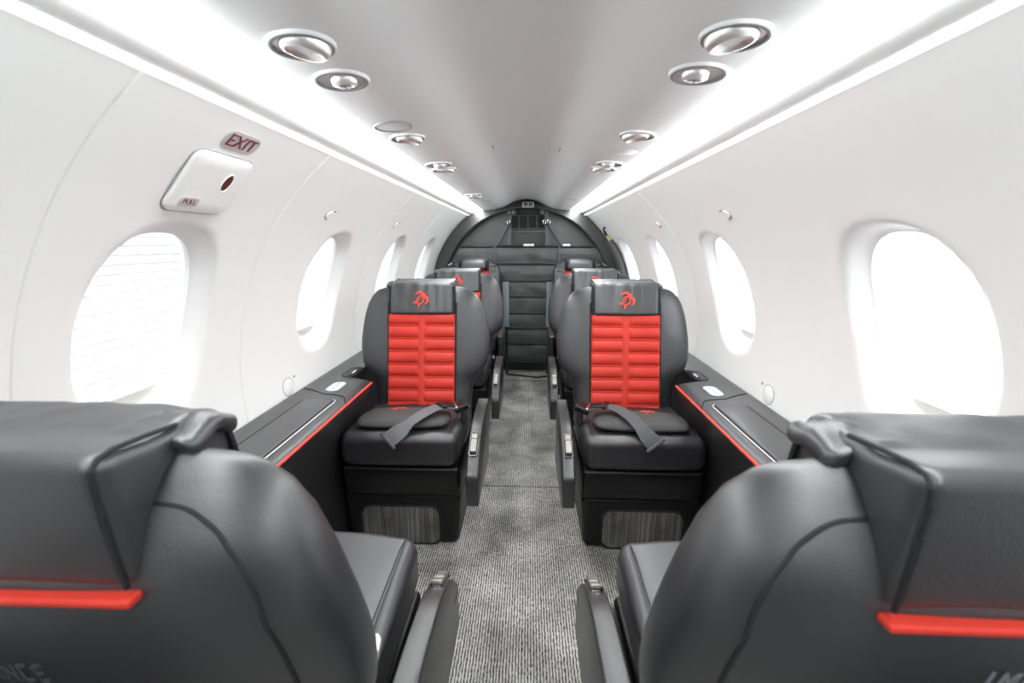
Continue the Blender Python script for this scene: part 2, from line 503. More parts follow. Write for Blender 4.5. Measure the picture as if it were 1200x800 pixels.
# dark arch standing in front of the bulkhead
bm = bmesh.new()
outer, inner = [], []
RI = 0.690
for k in range(73):
    a = -0.12 * pi + k * (pi + 0.24 * pi) / 72
    ix, iz = RI * cos(a), ZC + RI * sin(a)
    inner.append((ix, iz))
    # outer edge follows lining, trim and ceiling
    if abs(cos(a)) * R_CAB > 0.475 or sin(a) < 0:
        x, z = prof(max(0.3, ZC + R_CAB * (a if a < pi / 2 else pi - a)), -0.004) if a >= 0 and a <= pi else (0.79 , ZC + R_CAB * sin(a))
        x = x if cos(a) > 0 else -x
    else:
        x = R_CAB * cos(a)
        ax = abs(x)
        z = ceil_z(ax) - 0.003 if ax < 0.35 else (1.357 - (ax - 0.35) * 0.235 if ax < 0.424 else 1.3385 - (ax - 0.424) * 0.3)
    outer.append((x, z))
ya, yb = 3.66, Y1
rings = [[Vector((x, ya, z)) for x, z in inner], [Vector((x, ya, z)) for x, z in outer]]
def lerp2(p, q, t): return (p[0] + (q[0] - p[0]) * t, p[1] + (q[1] - p[1]) * t)
in2 = [lerp2(p, q, 0.10) for p, q in zip(inner, outer)]
rows = [[Vector((x, yb, z)) for x, z in inner], [Vector((x, ya + 0.012, z)) for x, z in inner], [Vector((x, ya, z)) for x, z in in2], [Vector((x, ya + 0.03, z)) for x, z in outer], [Vector((x, yb, z)) for x, z in outer]]
grid(bm, rows)
struct(obj('trim_3', bm, M['arch']))

# ---------------------------------------------------------------- side consoles
SEATBACK = [(0.22, 0.56), (1.66, 2.06), (2.50, 2.92), (3.28, 3.66)]
def notch(y):
    d = 0.0
    for a, b in SEATBACK:
        d = max(d, sstep((y - (a - 0.05)) / 0.05) * sstep(((b + 0.05) - y) / 0.05))
    return d
def console(sx, label):
    e = empty('side_console', (0, 0, 0)); tag(e, label, 'console')
    bm = bmesh.new(); rings = []
    ys = [-0.35 + k * 0.02 for k in range(int((3.64 + 0.35) / 0.02) + 1)]
    def sec(y):
        n = notch(y) * 0.108
        return [(0.760, 0.40), (0.784, 0.594), (0.772, 0.597), (0.755, 0.592), (0.735, 0.587), (0.70 + n * 0.3, 0.587), (0.612 + n, 0.584), (0.594 + n, 0.580), (0.585 + n, 0.570), (0.586 + n, 0.558),
                (0.592 + n, 0.545), (0.630 + n * 0.55, 0.46), (0.652 + n * 0.3, 0.36), (0.664, 0.20), (0.656, 0.002), (0.663, 0.002), (0.70, 0.2)]
    for y in ys: rings.append([Vector((sx * x, y, z)) for x, z in sec(y)])
    loft(bm, rings)
    obj('body', bm, M['console'], e)
    bm = bmesh.new()
    tube(bm, [Vector((sx * 0.5838, y, 0.5715)) for y in (0.60, 0.9, 1.2, 1.4, 1.612)], 0.0042, 8)
    obj('piping', bm, M['red_thread'], e)['label'] = 'red piping'
    # cut line across the top, in front of the raised end
    bm = bmesh.new()
    line = catmull([(0.772, 1.462), (0.74, 1.466), (0.715, 1.452), (0.69, 1.436), (0.64, 1.428), (0.612, 1.416), (0.597, 1.39), (0.588, 1.374)], 5, False)
    def topz(x):
        t = [(0.585, 0.570), (0.594, 0.580), (0.612, 0.584), (0.70, 0.587), (0.735, 0.587), (0.755, 0.592), (0.772, 0.597)]
        for (a, b), (c, d) in zip(t, t[1:]):
            if x <= c: return b + (d - b) * max(0, (x - a)) / (c - a)
        return 0.597
    tube(bm, [Vector((sx * x, y, topz(x) + 0.0002)) for x, y in line], 0.0022, 6)
    obj('seam', bm, M['seam'], e)
    # flap lid: dark gap, lid, pale lower edge
    lidp = rrect(0.112, 0.56, 0.022, 5, 0.676, 1.10)
    bm = bmesh.new()
    prism(bm, lidp, 0.583, 0.5885, lambda a, b, d: Vector((sx * a, b, d)))
    obj('lid_gap', bm, M['seam'], e, smooth=False)
    bm = bmesh.new()
    rbox(bm, (0, 0, 0), (0.051, 0.275, 0.005), 0.0045, 2, 4)
    for v in bm.verts:
        v.co.z += 0.587 - 0.002 * (v.co.x / 0.05) ** 2
        v.co.x = sx * (v.co.x + 0.677); v.co.y += 1.10
    obj('lid', bm, M['console'], e)
    bm = bmesh.new()
    tube(bm, [Vector((sx * x, y, 0.5865)) for x, y in ((0.6185, 0.84), (0.6185, 1.2), (0.6185, 1.355), (0.622, 1.372), (0.632, 1.382))], 0.0018, 6)
    obj('lid_edge', bm, M['plate'], e)['label'] = 'pale thin edge'
    # pale control plate and latch
    cp = empty('control_plate', (sx * 0.679, 1.512, 0.5875)); cp.parent = e; cp.rotation_euler = (0, 0, 0)
    bm = bmesh.new(); prism(bm, rrect(0.046, 0.098, 0.02, 6), -0.001, 0.0026, lambda a, b, d: Vector((a, b, d)))
    obj('plate', bm, M['plate'], cp, angle=30)['label'] = 'pale oblong plate'
    bm = bmesh.new()
    for yy in (-0.022, 0.004, 0.026):
        prism(bm, rrect(0.012, 0.007, 0.002, 2, 0.0, yy), 0.0024, 0.0032, lambda a, b, d: Vector((a, b, d)))
    obj('symbol', bm, M['ink'], cp, smooth=False)
    lt = empty('latch', (sx * 0.690, 1.70, 0.5885)); lt.parent = e
    bm = bmesh.new(); tube(bm, [Vector((x, y, 0)) for x, y in rrect(0.056, 0.12, 0.02, 5)], 0.0016, 6, True)
    obj('latch_cover', bm, M['seam'], lt)
    bm = bmesh.new(); prism(bm, rrect(0.007, 0.040, 0.003, 3, -0.004 * sx, 0.0), -0.001, 0.0022, lambda a, b, d: Vector((a, b, d)))
    obj('mark', bm, M['plate'], lt)['label'] = 'short white mark'
    return e
console(-1, 'black side ledge with red piping below the EXIT side windows')
console(1, 'black side ledge with red piping below the plain side windows')

# ---------------------------------------------------------------- seats
LEAN = 0.2245
HW = [(0.36, 0.200), (0.45, 0.203), (0.50, 0.209), (0.54, 0.219), (0.575, 0.257), (0.605, 0.272), (0.65, 0.278), (0.70, 0.277), (0.76, 0.271), (0.81, 0.259), (0.845, 0.247), (0.875, 0.230), (0.895, 0.213), (0.908, 0.195), (0.916, 0.165), (0.920, 0.135)]
RR = [(0.36, 0.115), (0.6, 0.150), (0.78, 0.148), (0.82, 0.138), (0.85, 0.124), (0.87, 0.111), (0.89, 0.094), (0.905, 0.078), (0.920, 0.055)]
FR = [(0.36, 0.0), (0.85, 0.0), (0.88, 0.004), (0.90, 0.014), (0.920, 0.035)]
def back_y(z): return 0.36 + LEAN * (z - 0.45)      # the front plane of the backrest
def sect(z):
    f, r = back_y(z) + interp(FR, z), back_y(z) + interp(RR, z)
    return (f + r) / 2, (r - f) / 2
def back_pt(a, z, n=2.9):
    hw = interp(HW, z); c0, ht = sect(z); c, s = cos(a), sin(a)
    return Vector((hw * math.copysign(abs(c) ** (2 / n), c), c0 + ht * math.copysign(abs(s) ** (2 / n), s), z))
def front_y(x, z, n=2.9):
    c0, ht = sect(z); return c0 - ht * (1 - min(1, abs(x) / interp(HW, z)) ** n) ** (1 / n)
def rear_y(x, z, n=2.9):
    c0, ht = sect(z); return c0 + ht * (1 - min(1, abs(x) / interp(HW, z)) ** n) ** (1 / n)

def turtle(bm, f, s):
    """sea-turtle mark: strokes in a plane, f(a, b) -> 3D pair of (outer, inner) points; s is its size"""
    th = radians(-38)
    def rot(p): return (p[0] * cos(th) - p[1] * sin(th), p[0] * sin(th) + p[1] * cos(th))
    def stroke(pts, w0, w1, wm=None):
        pts = catmull(pts, 5, False); n = len(pts); L, Rr = [], []
        for i, p in enumerate(pts):
            q0, q1 = pts[max(0, i - 1)], pts[min(n - 1, i + 1)]
            dx, dy = q1[0] - q0[0], q1[1] - q0[1]; l = sqrt(dx * dx + dy * dy) or 1
            t = i / (n - 1); w = (w0 + (w1 - w0) * t) + (wm or 0) * sin(pi * t)
            L.append((p[0] - dy / l * w / 2, p[1] + dx / l * w / 2)); Rr.append((p[0] + dy / l * w / 2, p[1] - dx / l * w / 2))
        for i in range(n - 1):
            prism_quad([L[i], L[i + 1], Rr[i + 1], Rr[i]])
    def prism_quad(q):
        q = [rot((x * s, y * s)) for x, y in q]
        a = [bm.verts.new(f(x, y, 1)) for x, y in q]; b = [bm.verts.new(f(x, y, 0)) for x, y in q]
        bm.faces.new(a)
        for i in range(4): bm.faces.new((a[i], b[i], b[(i + 1) % 4], a[(i + 1) % 4]))
    # shell outline (pointed oval), inner line
    stroke([(0, 0.34), (-0.20, 0.18), (-0.25, -0.05), (-0.16, -0.28), (0.0, -0.40)], 0.10, 0.08)
    stroke([(0, 0.34), (0.20, 0.18), (0.25, -0.05), (0.16, -0.28), (0.0, -0.40)], 0.10, 0.08)
    stroke([(0.02, 0.20), (-0.10, 0.02), (-0.08, -0.22)], 0.03, 0.05)
    # head
    stroke([(0, 0.34), (0.0, 0.48), (0.0, 0.62)], 0.16, 0.05, 0.12)
    # front flippers: long and swept back
    stroke([(-0.04, 0.34), (-0.30, 0.46), (-0.52, 0.30), (-0.58, 0.02)], 0.14, 0.03, 0.10)
    stroke([(0.04, 0.34), (0.32, 0.42), (0.50, 0.20), (0.48, -0.10)], 0.14, 0.03, 0.10)
    # rear flippers and tail
    stroke([(-0.06, -0.36), (-0.22, -0.44), (-0.30, -0.62)], 0.12, 0.03, 0.06)
    stroke([(0.06, -0.36), (0.20, -0.46), (0.20, -0.66)], 0.12, 0.03, 0.06)

def crease(v, amp=0.004, sc=14, seed=0.0):
    return amp * (1 - abs(noise.noise(Vector((v.x * sc + seed, v.y * sc * 0.7, v.z * sc * 0.45))) * 2)) 

def cushion_mesh():
    bm = bmesh.new()
    def df(v):
        t = (v.y - 0.0) / 0.44
        v = v.copy()
        top = max(0, (v.z - 0.40) / 0.06)
        v.z += (0.004 - 0.035 * t) * max(0, min(1, top)) + 0.008 * (1 - (v.x / 0.21) ** 2) * max(0, min(1, top))
        if v.y < 0.1: v.y -= 0.012 * (1 - (v.x / 0.21) ** 2) * (1 if v.z > 0.36 else 0.3)
        v.x *= 1 - 0.05 * max(0, (0.36 - v.z)) / 0.02 * 0.2
        v.z += crease(v, 0.0015, 16) ; v.y += crease(v, 0.0022, 12, 3.0) * (1 if v.y < 0.1 else 0)
        return v
    rbox(bm, (0, 0.215, 0.400), (0.205, 0.213, 0.060), 0.034, 5, 14, df)
    return bm

def seat(name, s, tab, belt, label, row1=False):
    """s: local side (+1/-1 in x) of the aisle; tab: local side on which the headrest cover's tab hangs"""
    e = empty(name, (0, 0, 0)); tag(e, label, 'seat')
    # pedestal, tapering downwards, with a carpeted inset
    bm = bmesh.new()
    def dbase(v):
        v = v.copy(); k = 1 - 0.06 * (0.21 - v.z) / 0.21
        v.x = (v.x) * k - s * 0.012
        if v.y < 0.25: v.y += 0.035 * max(0, (0.10 - v.z)) - 0.01
        return v
    rbox(bm, (0, 0.255, 0.105), (0.216, 0.185, 0.103), 0.022, 3, 6, dbase)
    base = obj('base', bm, M['plastic'], e)
    cxp = -s * 0.018
    bm = bmesh.new()
    def fp(d): return lambda a, b, dd: Vector((a, 0.062 + 0.035 * max(0, 0.10 - b) - dd, b))
    prism(bm, rrect(0.285, 0.150, 0.035, 6, cxp, 0.082), -0.01, 0.0035, fp(0))
    cp = obj('carpet_panel', bm, M['panel_carpet'], base, smooth=False); cp['label'] = 'grey carpeted inset'
    bm = bmesh.new()
    tube(bm, [fp(0)(a, b, 0.002) for a, b in rrect(0.293, 0.158, 0.039, 6, cxp, 0.082)], 0.005, 6, True)
    obj('panel_edge', bm, M['seam'], base)
    # skirt under the cushion
    bm = bmesh.new()
    def dsk(v):
        v = v.copy()
        if v.y < 0.1: v.y += 0.02 * max(0, 0.30 - v.z) / 0.08
        return v
    rbox(bm, (0, 0.225, 0.273), (0.207, 0.205, 0.062), 0.014, 3, 5, dsk)
    obj('skirt', bm, M['plastic'], e)
    cu = obj('seat_cushion', cushion_mesh(), M['leather'], e)
    for sx in (-1, 1):
        bm = bmesh.new()
        tube(bm, [Vector((sx * 0.178, y, z)) for y, z in ((0.30, 0.454), (0.15, 0.465), (0.06, 0.470), (0.025, 0.462), (0.004, 0.44), (-0.002, 0.41), (0.0, 0.37))], 0.0013, 5)
        obj('stitching', bm, M['seam'], cu)
    # backrest
    bm = bmesh.new()
    zs = [0.36, 0.40, 0.44, 0.48, 0.51, 0.535, 0.555, 0.575, 0.60, 0.63, 0.66, 0.70, 0.74, 0.78, 0.81, 0.83, 0.85, 0.865, 0.88, 0.89, 0.90, 0.907, 0.913, 0.918, 0.920]
    NA = 56
    loft(bm, [[back_pt(2 * pi * k / NA, z) for k in range(NA)] for z in zs])
    br = obj('backrest', bm, M['leather'], e, angle=70)
    # rear seam piping
    q = 0.84
    path = [(-q * interp(HW, z), z) for z in (0.40, 0.46, 0.52, 0.56, 0.60, 0.65, 0.70, 0.75, 0.79, 0.82)] + [(-0.198, 0.852), (-0.180, 0.872), (-0.158, 0.884), (-0.134, 0.888)]
    for sx in (-1, 1):
        bm = bmesh.new()
        tube(bm, [Vector((sx * x, rear_y(x, z) + 0.0002, z)) for x, z in catmull(path, 4, False)], 0.0022, 6)
        obj('piping', bm, M['seam'], br)
    # red pleated insert
    bm = bmesh.new(); rows = []
    z0, z1 = 0.420, 0.815; P = 0.0525
    xs = [-0.140 + 0.280 * k / 56 for k in range(57)]
    zz = []
    nz = int((z1 - z0) / P) + 1
    zk = z1
    while zk > z0 - 1e-6:
        for f in (0.0, 0.02, 0.05, 0.12, 0.25, 0.45, 0.65, 0.78, 0.84, 0.87, 0.885, 0.90, 0.92, 0.95, 0.98):
            z = zk - f * P
            if z >= z0: zz.append((z, f))
        zk -= P
    def puff(f):
        if f <= 0.87: return 0.0095 * (1 - abs(2 * f / 0.87 - 1) ** 3.0)
        g = (f - 0.885) / 0.115
        return 0.0035 * (1 - abs(2 * g - 1) ** 2) if g > 0 else 0.0
    for z, f in zz:
        row = []
        for x in xs:
            ax = abs(x)
            if ax < 0.0125:
                h = 0.0075 * (1 - (ax / 0.0125) ** 6)
            else:
                wc = min(1, (ax - 0.0125) / 0.006) ; we = min(1, (0.140 - ax) / 0.006)
                h = puff(f) * (1 - (1 - wc) ** 2) * (1 - (1 - we) ** 2)
            row.append(Vector((x, front_y(0, z) - 0.0045 - h, z)))
        rows.append(row)
    grid(bm, rows)
    rp = obj('back_panel', bm, M['red'], br, angle=75); rp['label'] = 'red pleated leather insert'
    for sx in (-1, 1):
        bm = bmesh.new()
        tube(bm, [Vector((sx * 0.142, front_y(0, z) - 0.003, z)) for z in (0.42, 0.5, 0.6, 0.7, 0.8, 0.86)], 0.0035, 6)
        obj('insert_edge', bm, M['seam'], br)
    # headrest: slab draped over the notch at the top
    bm = bmesh.new()
    hy = lambda z: back_y(z) + 0.068
    def dh(v):
        v = v.copy()
        v.y += hy(v.z) - hy(0.876)
        w = (v.z - 0.81) / 0.13
        rear = v.y > hy(v.z) - 0.01
        if not rear: v.y -= 0.004 * sstep(1 - abs(v.x) / 0.12)
        k = sstep((v.z - 0.80) / 0.10)
        if not rear:
            c = crease(Vector((v.x * 1.6, v.y, v.z * 0.6)), 0.0042, 17, 5.0)
            v.y -= (c - 0.002) * (0.35 + 0.65 * k)
            v.z += (crease(v, 0.0045, 22, 1.0) - 0.002) * k * (0.4 if abs(v.x) < 0.09 else 1)
        else:
            u = sstep((v.y - hy(v.z) + 0.01) / 0.06)
            v.y += crease(v, 0.0016, 9, 4.0); v.z += 0.003 * noise.noise(Vector((v.x * 9, v.y * 9, 1))) * k
            v.z += u * (0.016 * (1 - w) + 0.006 * w)
            v.y += u * (0.014 * (1 - w) - 0.002 * w)
        return v
    rbox(bm, (0, hy(0.876) - 0.016, 0.876), (0.132, 0.070, 0.066), 0.014, 5, 22, dh)
    hd = obj('headrest', bm, M['leather_soft'], e, angle=80)
    bm = bmesh.new()
    yf = lambda z: hy(z) - 0.0925
    def tf(a, b, o): return Vector((a, yf(0.873 + b) - 0.0045 * o + 0.012 * (1 - o), 0.873 + b))
    turtle(bm, tf, 0.052)
    obj('emblem', bm, M['red_thread'], hd, smooth=False)['label'] = 'red turtle emblem'
    # gap lines beside the headrest and the red band under it at the rear
    for sx in (-1, 1):
        bm = bmesh.new()
        tube(bm, [Vector((sx * 0.1345, hy(z) - 0.078, z)) for z in (0.812, 0.85, 0.90, 0.925)], 0.0035, 6)
        obj('gap_edge', bm, M['seam'], hd)
    bm = bmesh.new()
    rbox(bm, (0, 0, 0), (0.134, 0.012, 0.0038), 0.003, 3, 6)
    for v in bm.verts: v.co = Vector((v.co.x, v.co.y + rear_y(0.0, 0.818) - 0.004, v.co.z + 0.8225))
    obj('rear_band', bm, M['red'], e)['label'] = 'red leather band under the headrest'
    for sx in (-1, 1):
        bm = bmesh.new()
        tube(bm, [Vector((sx * 0.1275, hy(z) + dy, z)) for z, dy in ((0.832, 0.067), (0.85, 0.0655), (0.87, 0.063), (0.90, 0.059), (0.925, 0.0545), (0.938, 0.0505), (0.9445, 0.043), (0.9465, 0.03), (0.944, 0.0), (0.9405, -0.03))], 0.0022, 6)
        obj('edge_piping', bm, M['seam'], hd)
    # folded tab of the cover
    bm = bmesh.new()
    def dt(v):
        v = v.copy(); v.z += 0.006 * sin(v.y * 120) + crease(v, 0.008, 30, 9) - 0.004; return v
    rbox(bm, (tab * 0.122, hy(0.93) - 0.048, 0.926), (0.028, 0.034, 0.010), 0.009, 4, 8, dt)
    obj('cover_tab', bm, M['leather_soft'], hd, angle=80)
    # armrest on the aisle side
    dz = 0.0
    P2 = [(0.36, 0.470), (0.28, 0.468), (0.20, 0.461), (0.15, 0.452), (0.10, 0.434), (0.05, 0.408), (0.01, 0.376), (-0.015, 0.348), (-0.028, 0.335), (-0.034, 0.318), (-0.034, 0.235), (-0.028, 0.222), (-0.01, 0.215), (0.36, 0.205)]
    P2 = catmull(P2[:10], 3, False) + P2[10:]
    cxa, hwa = s * 0.260, 0.0215
    bm = bmesh.new()
    def inset(pts, d):
        n = len(pts); out = []
        for i in range(n):
            p0, p1 = pts[i - 1], pts[(i + 1) % n]
            dx, dy = p1[0] - p0[0], p1[1] - p0[1]; l = sqrt(dx * dx + dy * dy) or 1
            out.append((pts[i][0] - dy / l * d, pts[i][1] + dx / l * d))
        return out
    rings = []
    for t, d in ((-1, 0.006), (-0.93, 0.0025), (-0.82, 0.0005), (-0.6, 0.0), (0, 0), (0.6, 0.0), (0.82, 0.0005), (0.93, 0.0025), (1, 0.006)):
        rings.append([Vector((cxa + t * hwa, y, z)) for y, z in inset(P2, d)])
    loft(bm, rings)
    arm = obj('armrest', bm, M['grey_plastic'], e, angle=30)
    bm = bmesh.new()
    tube(bm, [Vector((cxa + t * hwa, y, 0.322)) for t, y in ((-0.97, 0.02), (-0.97, -0.028), (-0.8, -0.0335), (0.8, -0.0335), (0.97, -0.028), (0.97, 0.02))], 0.0015, 5)
    obj('panel_seam', bm, M['seam'], arm)
    # recline switch, lying on the slope
    sw = empty('recline_switch', (cxa - s * 0.002, 0.055, 0.4125)); sw.parent = arm; sw.rotation_euler = (radians(29), 0, 0)
    bm = bmesh.new(); prism(bm, rrect(0.030, 0.098, 0.011, 5), -0.002, 0.0015, lambda a, b, d: Vector((a, b, d)))
    obj('bezel', bm, M['chrome'], sw, angle=30)
    bm = bmesh.new(); prism(bm, rrect(0.026, 0.094, 0.009, 5), 0.0, 0.002, lambda a, b, d: Vector((a, b, d)))
    obj('recess', bm, M['seam'], sw, smooth=False)
    bm = bmesh.new(); rbox(bm, (0, -0.012, 0.006), (0.0110, 0.026, 0.006), 0.003, 2, 2); 
    obj('button', bm, M['nickel'], sw)
    bm = bmesh.new(); rbox(bm, (0, 0.028, 0.005), (0.0110, 0.012, 0.005), 0.003, 2, 2)
    obj('button', bm, M['nickel'], sw)
    # hinge lever at the back of the seat, aisle side
    bm = bmesh.new(); rbox(bm, (s * 0.216, 0.428, 0.405), (0.006, 0.008, 0.009), 0.004, 2, 1)
    obj('hinge_pin', bm, M['silver'], e)
    bm = bmesh.new()
    hx = s * 0.236
    tube(bm, catmull([(hx - s * 0.020, 0.372, 0.556), (hx, 0.366, 0.562), (hx + s * 0.004, 0.385, 0.556), (hx, 0.405, 0.525), (hx - s * 0.006, 0.415, 0.47), (hx - s * 0.01, 0.42, 0.43)], 4, False), [0.006] * 21, 8)
    if row1: obj('hinge_lever', bm, M['silver'], e)['label'] = 'curved metal lever'
    else: bm.free()
    if belt:
        seat_belt(e, s, belt)
    return e

def cush_z(x, y):
    return 0.463 - 0.033 * y / 0.44 + 0.008 * (1 - (x / 0.21) ** 2)

def seat_belt(e, s, kind):
    """strap across the lap pillow: buckle at the aisle side of the back, end hanging over the front edge"""
    if kind == 'light':
        pts = [(0.192, 0.150, 0.506), (0.150, 0.142, 0.512), (0.108, 0.108, 0.515), (0.070, 0.050, 0.509), (0.036, 0.012, 0.492), (0.006, -0.012, 0.476), (-0.020, -0.024, 0.456)]
        m = M['webbing_light']
    else:
        pts = [(0.192, 0.155, 0.506), (0.140, 0.155, 0.513), (0.085, 0.135, 0.516), (0.046, 0.065, 0.511), (0.020, 0.015, 0.492), (0.000, -0.012, 0.476), (-0.018, -0.026, 0.456)]
        m = M['webbing_dark']
    path = [Vector((s * x, y, z + 0.007 * sstep((y + 0.01) / 0.03))) for x, y, z in catmull(pts, 5, False)]
    sides = []
    for i, p in enumerate(path):
        d = path[min(i + 1, len(path) - 1)] - path[max(i - 1, 0)]
        k = sstep((0.022 - p.y) / 0.044)                # the cushion turns down over its front edge
        v = Vector((0, -k, 1 - 0.75 * k)).normalized().cross(d); sides.append(v.normalized())
    bm = bmesh.new(); ribbon(bm, path, 0.054, 0.003, sides)
    b = obj('seat_belt', bm, m, e, angle=30); b['label'] = 'grey webbing lap strap'
    bm = bmesh.new()
    p, d = path[-1], sides[-1]
    p = p + Vector((0, -0.003, 0.002)); tube(bm, [p - d * 0.035, p - d * 0.030, p + d * 0.030, p + d * 0.035], 0.0062, 8)
    obj('belt_end', bm, M['webbing_dark'], b)
    # stitched slider and buckle
    bm = bmesh.new()
    i = 8; p = path[i]; dr = (path[i + 1] - path[i - 1]).normalized(); sd = sides[i]; up = Vector((0, 0, 1))
    def place(bm, c, hx, hy, hz, r, dr, sd):
        n0 = dr.cross(sd).normalized()
        if n0.z < 0: n0 = -n0
        t = bmesh.new(); rbox(t, (0, 0, 0), (hx, hy, hz), r, 2, 2)
        mp = {}
        for v in t.verts: mp[v] = bm.verts.new(c + dr * v.co.x + sd * v.co.y + n0 * v.co.z)
        for f in t.faces: bm.faces.new([mp[v] for v in f.verts])
        t.free()
    place(bm, path[7] + up * 0.005, 0.009, 0.029, 0.005, 0.003, dr, sd)
    place(bm, path[4] + up * 0.004, 0.024, 0.020, 0.004, 0.003, (path[5] - path[3]).normalized(), sides[4])
    obj('strap_slider', bm, M['plastic'], b)
    bm = bmesh.new()
    bd = Vector((s * 0.80, 0.30, 0.25)).normalized(); bs = Vector((-s * 0.35, 0.85, 0.0)).normalized(); bs = (bs - bd * bs.dot(bd)).normalized()
    c = Vector((s * 0.196, 0.158, 0.512))
    place(bm, c, 0.026, 0.030, 0.010, 0.004, bd, bs)
    bk = obj('buckle', bm, M['plastic'], b)
    bm = bmesh.new()
    place(bm, c + bd * (-0.020) + up * 0.013, 0.005, 0.033, 0.005, 0.002, bd, bs)
    obj('buckle_plate', bm, M['chrome'], bk)['label'] = 'polished metal edge'
    bm = bmesh.new()
    rbox(bm, (s * 0.204, 0.205, 0.472), (0.012, 0.030, 0.034), 0.010, 2, 3)
    obj('buckle_sleeve', bm, M['leather_soft'], b)

SIDE_A, SIDE_B = 'EXIT side', 'plain side'
# second row, facing the camera
s2l = seat('passenger_seat', 1, -1, 'light', 'black leather seat with red pleated back facing the camera, light grey lap strap, EXIT side')
s2l.location = (-0.423, 1.37, 0)
s2r = seat('passenger_seat', -1, 1, 'dark', 'black leather seat with red pleated back facing the camera, dark lap strap, plain side')
s2r.location = (0.422, 1.37, 0)
# first row, seen from behind
s1l = seat('passenger_seat', -1, -1, None, 'large black leather seat seen from behind, nearest the camera below the EXIT placard', True)
s1l.location = (-0.422, 0.868, 0); s1l.rotation_euler = (0, 0, pi)
s1r = seat('passenger_seat', 1, 1, None, 'large black leather seat seen from behind, nearest the camera, opposite the EXIT placard', True)
s1r.location = (0.424, 0.868, 0); s1r.rotation_euler = (0, 0, pi)
# third row: copies of the second
for src, x, lab in ((s2l, -0.410, 'black and red leather seat half hidden directly behind the light-strapped seat, EXIT side'),
                    (s2r, 0.423, 'black and red leather seat half hidden directly behind the dark-strapped seat, plain side')):
    c = copy_tree(src); c.location = (x, 2.235, 0); c['label'] = lab
    for ch in list(c.children):
        if ch.name.startswith('armrest'): ch.location.z -= 0.04
        if ch.name.startswith('seat_belt'):
            for g in list(ch.children):
                for h in list(g.children): bpy.data.objects.remove(h)
                bpy.data.objects.remove(g)
            bpy.data.objects.remove(ch)
for o in (s2l, s2r, s1l, s1r):
    for ch in list(o.children):
        if ch.name.startswith('hinge_pin'): bpy.data.objects.remove(ch)
for o in (s1l, s1r):
    for ch in o.children:
        if ch.name.startswith('armrest'): ch.location.z -= 0.026
for o in (s2l, s2r, s1l, s1r): o['group'] = 'cabin seats with turtle headrests'
for o in COL.objects:
    if o.parent is None and o.name.startswith('passenger_seat'): o['group'] = 'cabin seats with turtle headrests'

# faded lettering on the rear of the first-row seats (worn, only strokes remain)
def lettering(parent, strokes, x0, z0, pitch, m, h=0.020):
    bm = bmesh.new()
    for i, st in enumerate(strokes):
        for (a0, b0, a1, b1) in st:
            p, q = Vector((x0 - (i + a0) * pitch, 0, z0 + h * b0)), Vector((x0 - (i + a1) * pitch, 0, z0 + h * b1))
            for t in (p, q): t.y = rear_y(t.x, t.z) + 0.0004
            d = (q - p).normalized(); w = d.cross(Vector((0, 1, 0))).normalized() * 0.0016
            v = [bm.verts.new(k) for k in (p + w, q + w, q - w, p - w)]
            v2 = [bm.verts.new(k.co + Vector((0, 0.0009, 0))) for k in v]
            bm.faces.new(v2)
            for j in range(4): bm.faces.new((v[j], v[(j + 1) % 4], v2[(j + 1) % 4], v2[j]))
    br = [c for c in parent.children if c.name.startswith('backrest')][0]
    o = obj('embossed_lettering', bm, m, br, smooth=False); o['label'] = 'worn embossed lettering'
IB, AB, NB, MB_ = [(0.4, 0, 0.4, 1)], [(0, 0, 0.35, 1), (0.35, 1, 0.7, 0), (0.15, 0.4, 0.55, 0.4)], [(0, 0, 0, 1), (0, 1, 0.6, 0), (0.6, 0, 0.6, 1)], [(0, 0, 0, 1), (0, 1, 0.35, 0.4), (0.35, 0.4, 0.7, 1), (0.7, 1, 0.7, 0)]
UB, CB, EB = [(0, 1, 0, 0), (0, 0, 0.6, 0), (0.6, 0, 0.6, 1)], [(0.6, 1, 0, 1), (0, 1, 0, 0), (0, 0, 0.6, 0)], [(0.6, 1, 0, 1), (0, 1, 0, 0), (0, 0, 0.6, 0), (0, 0.5, 0.5, 0.5)]
lettering(s1l, [MB_, AB, UB, NB, AB, NB, CB, EB], -0.034 + 8 * 0.0135, 0.726, 0.0135, M['emboss_dim'])
lettering(s1r, [IB, MB_, AB, UB, NB, AB, NB, IB], 0.052, 0.762, 0.0150, M['emboss'])

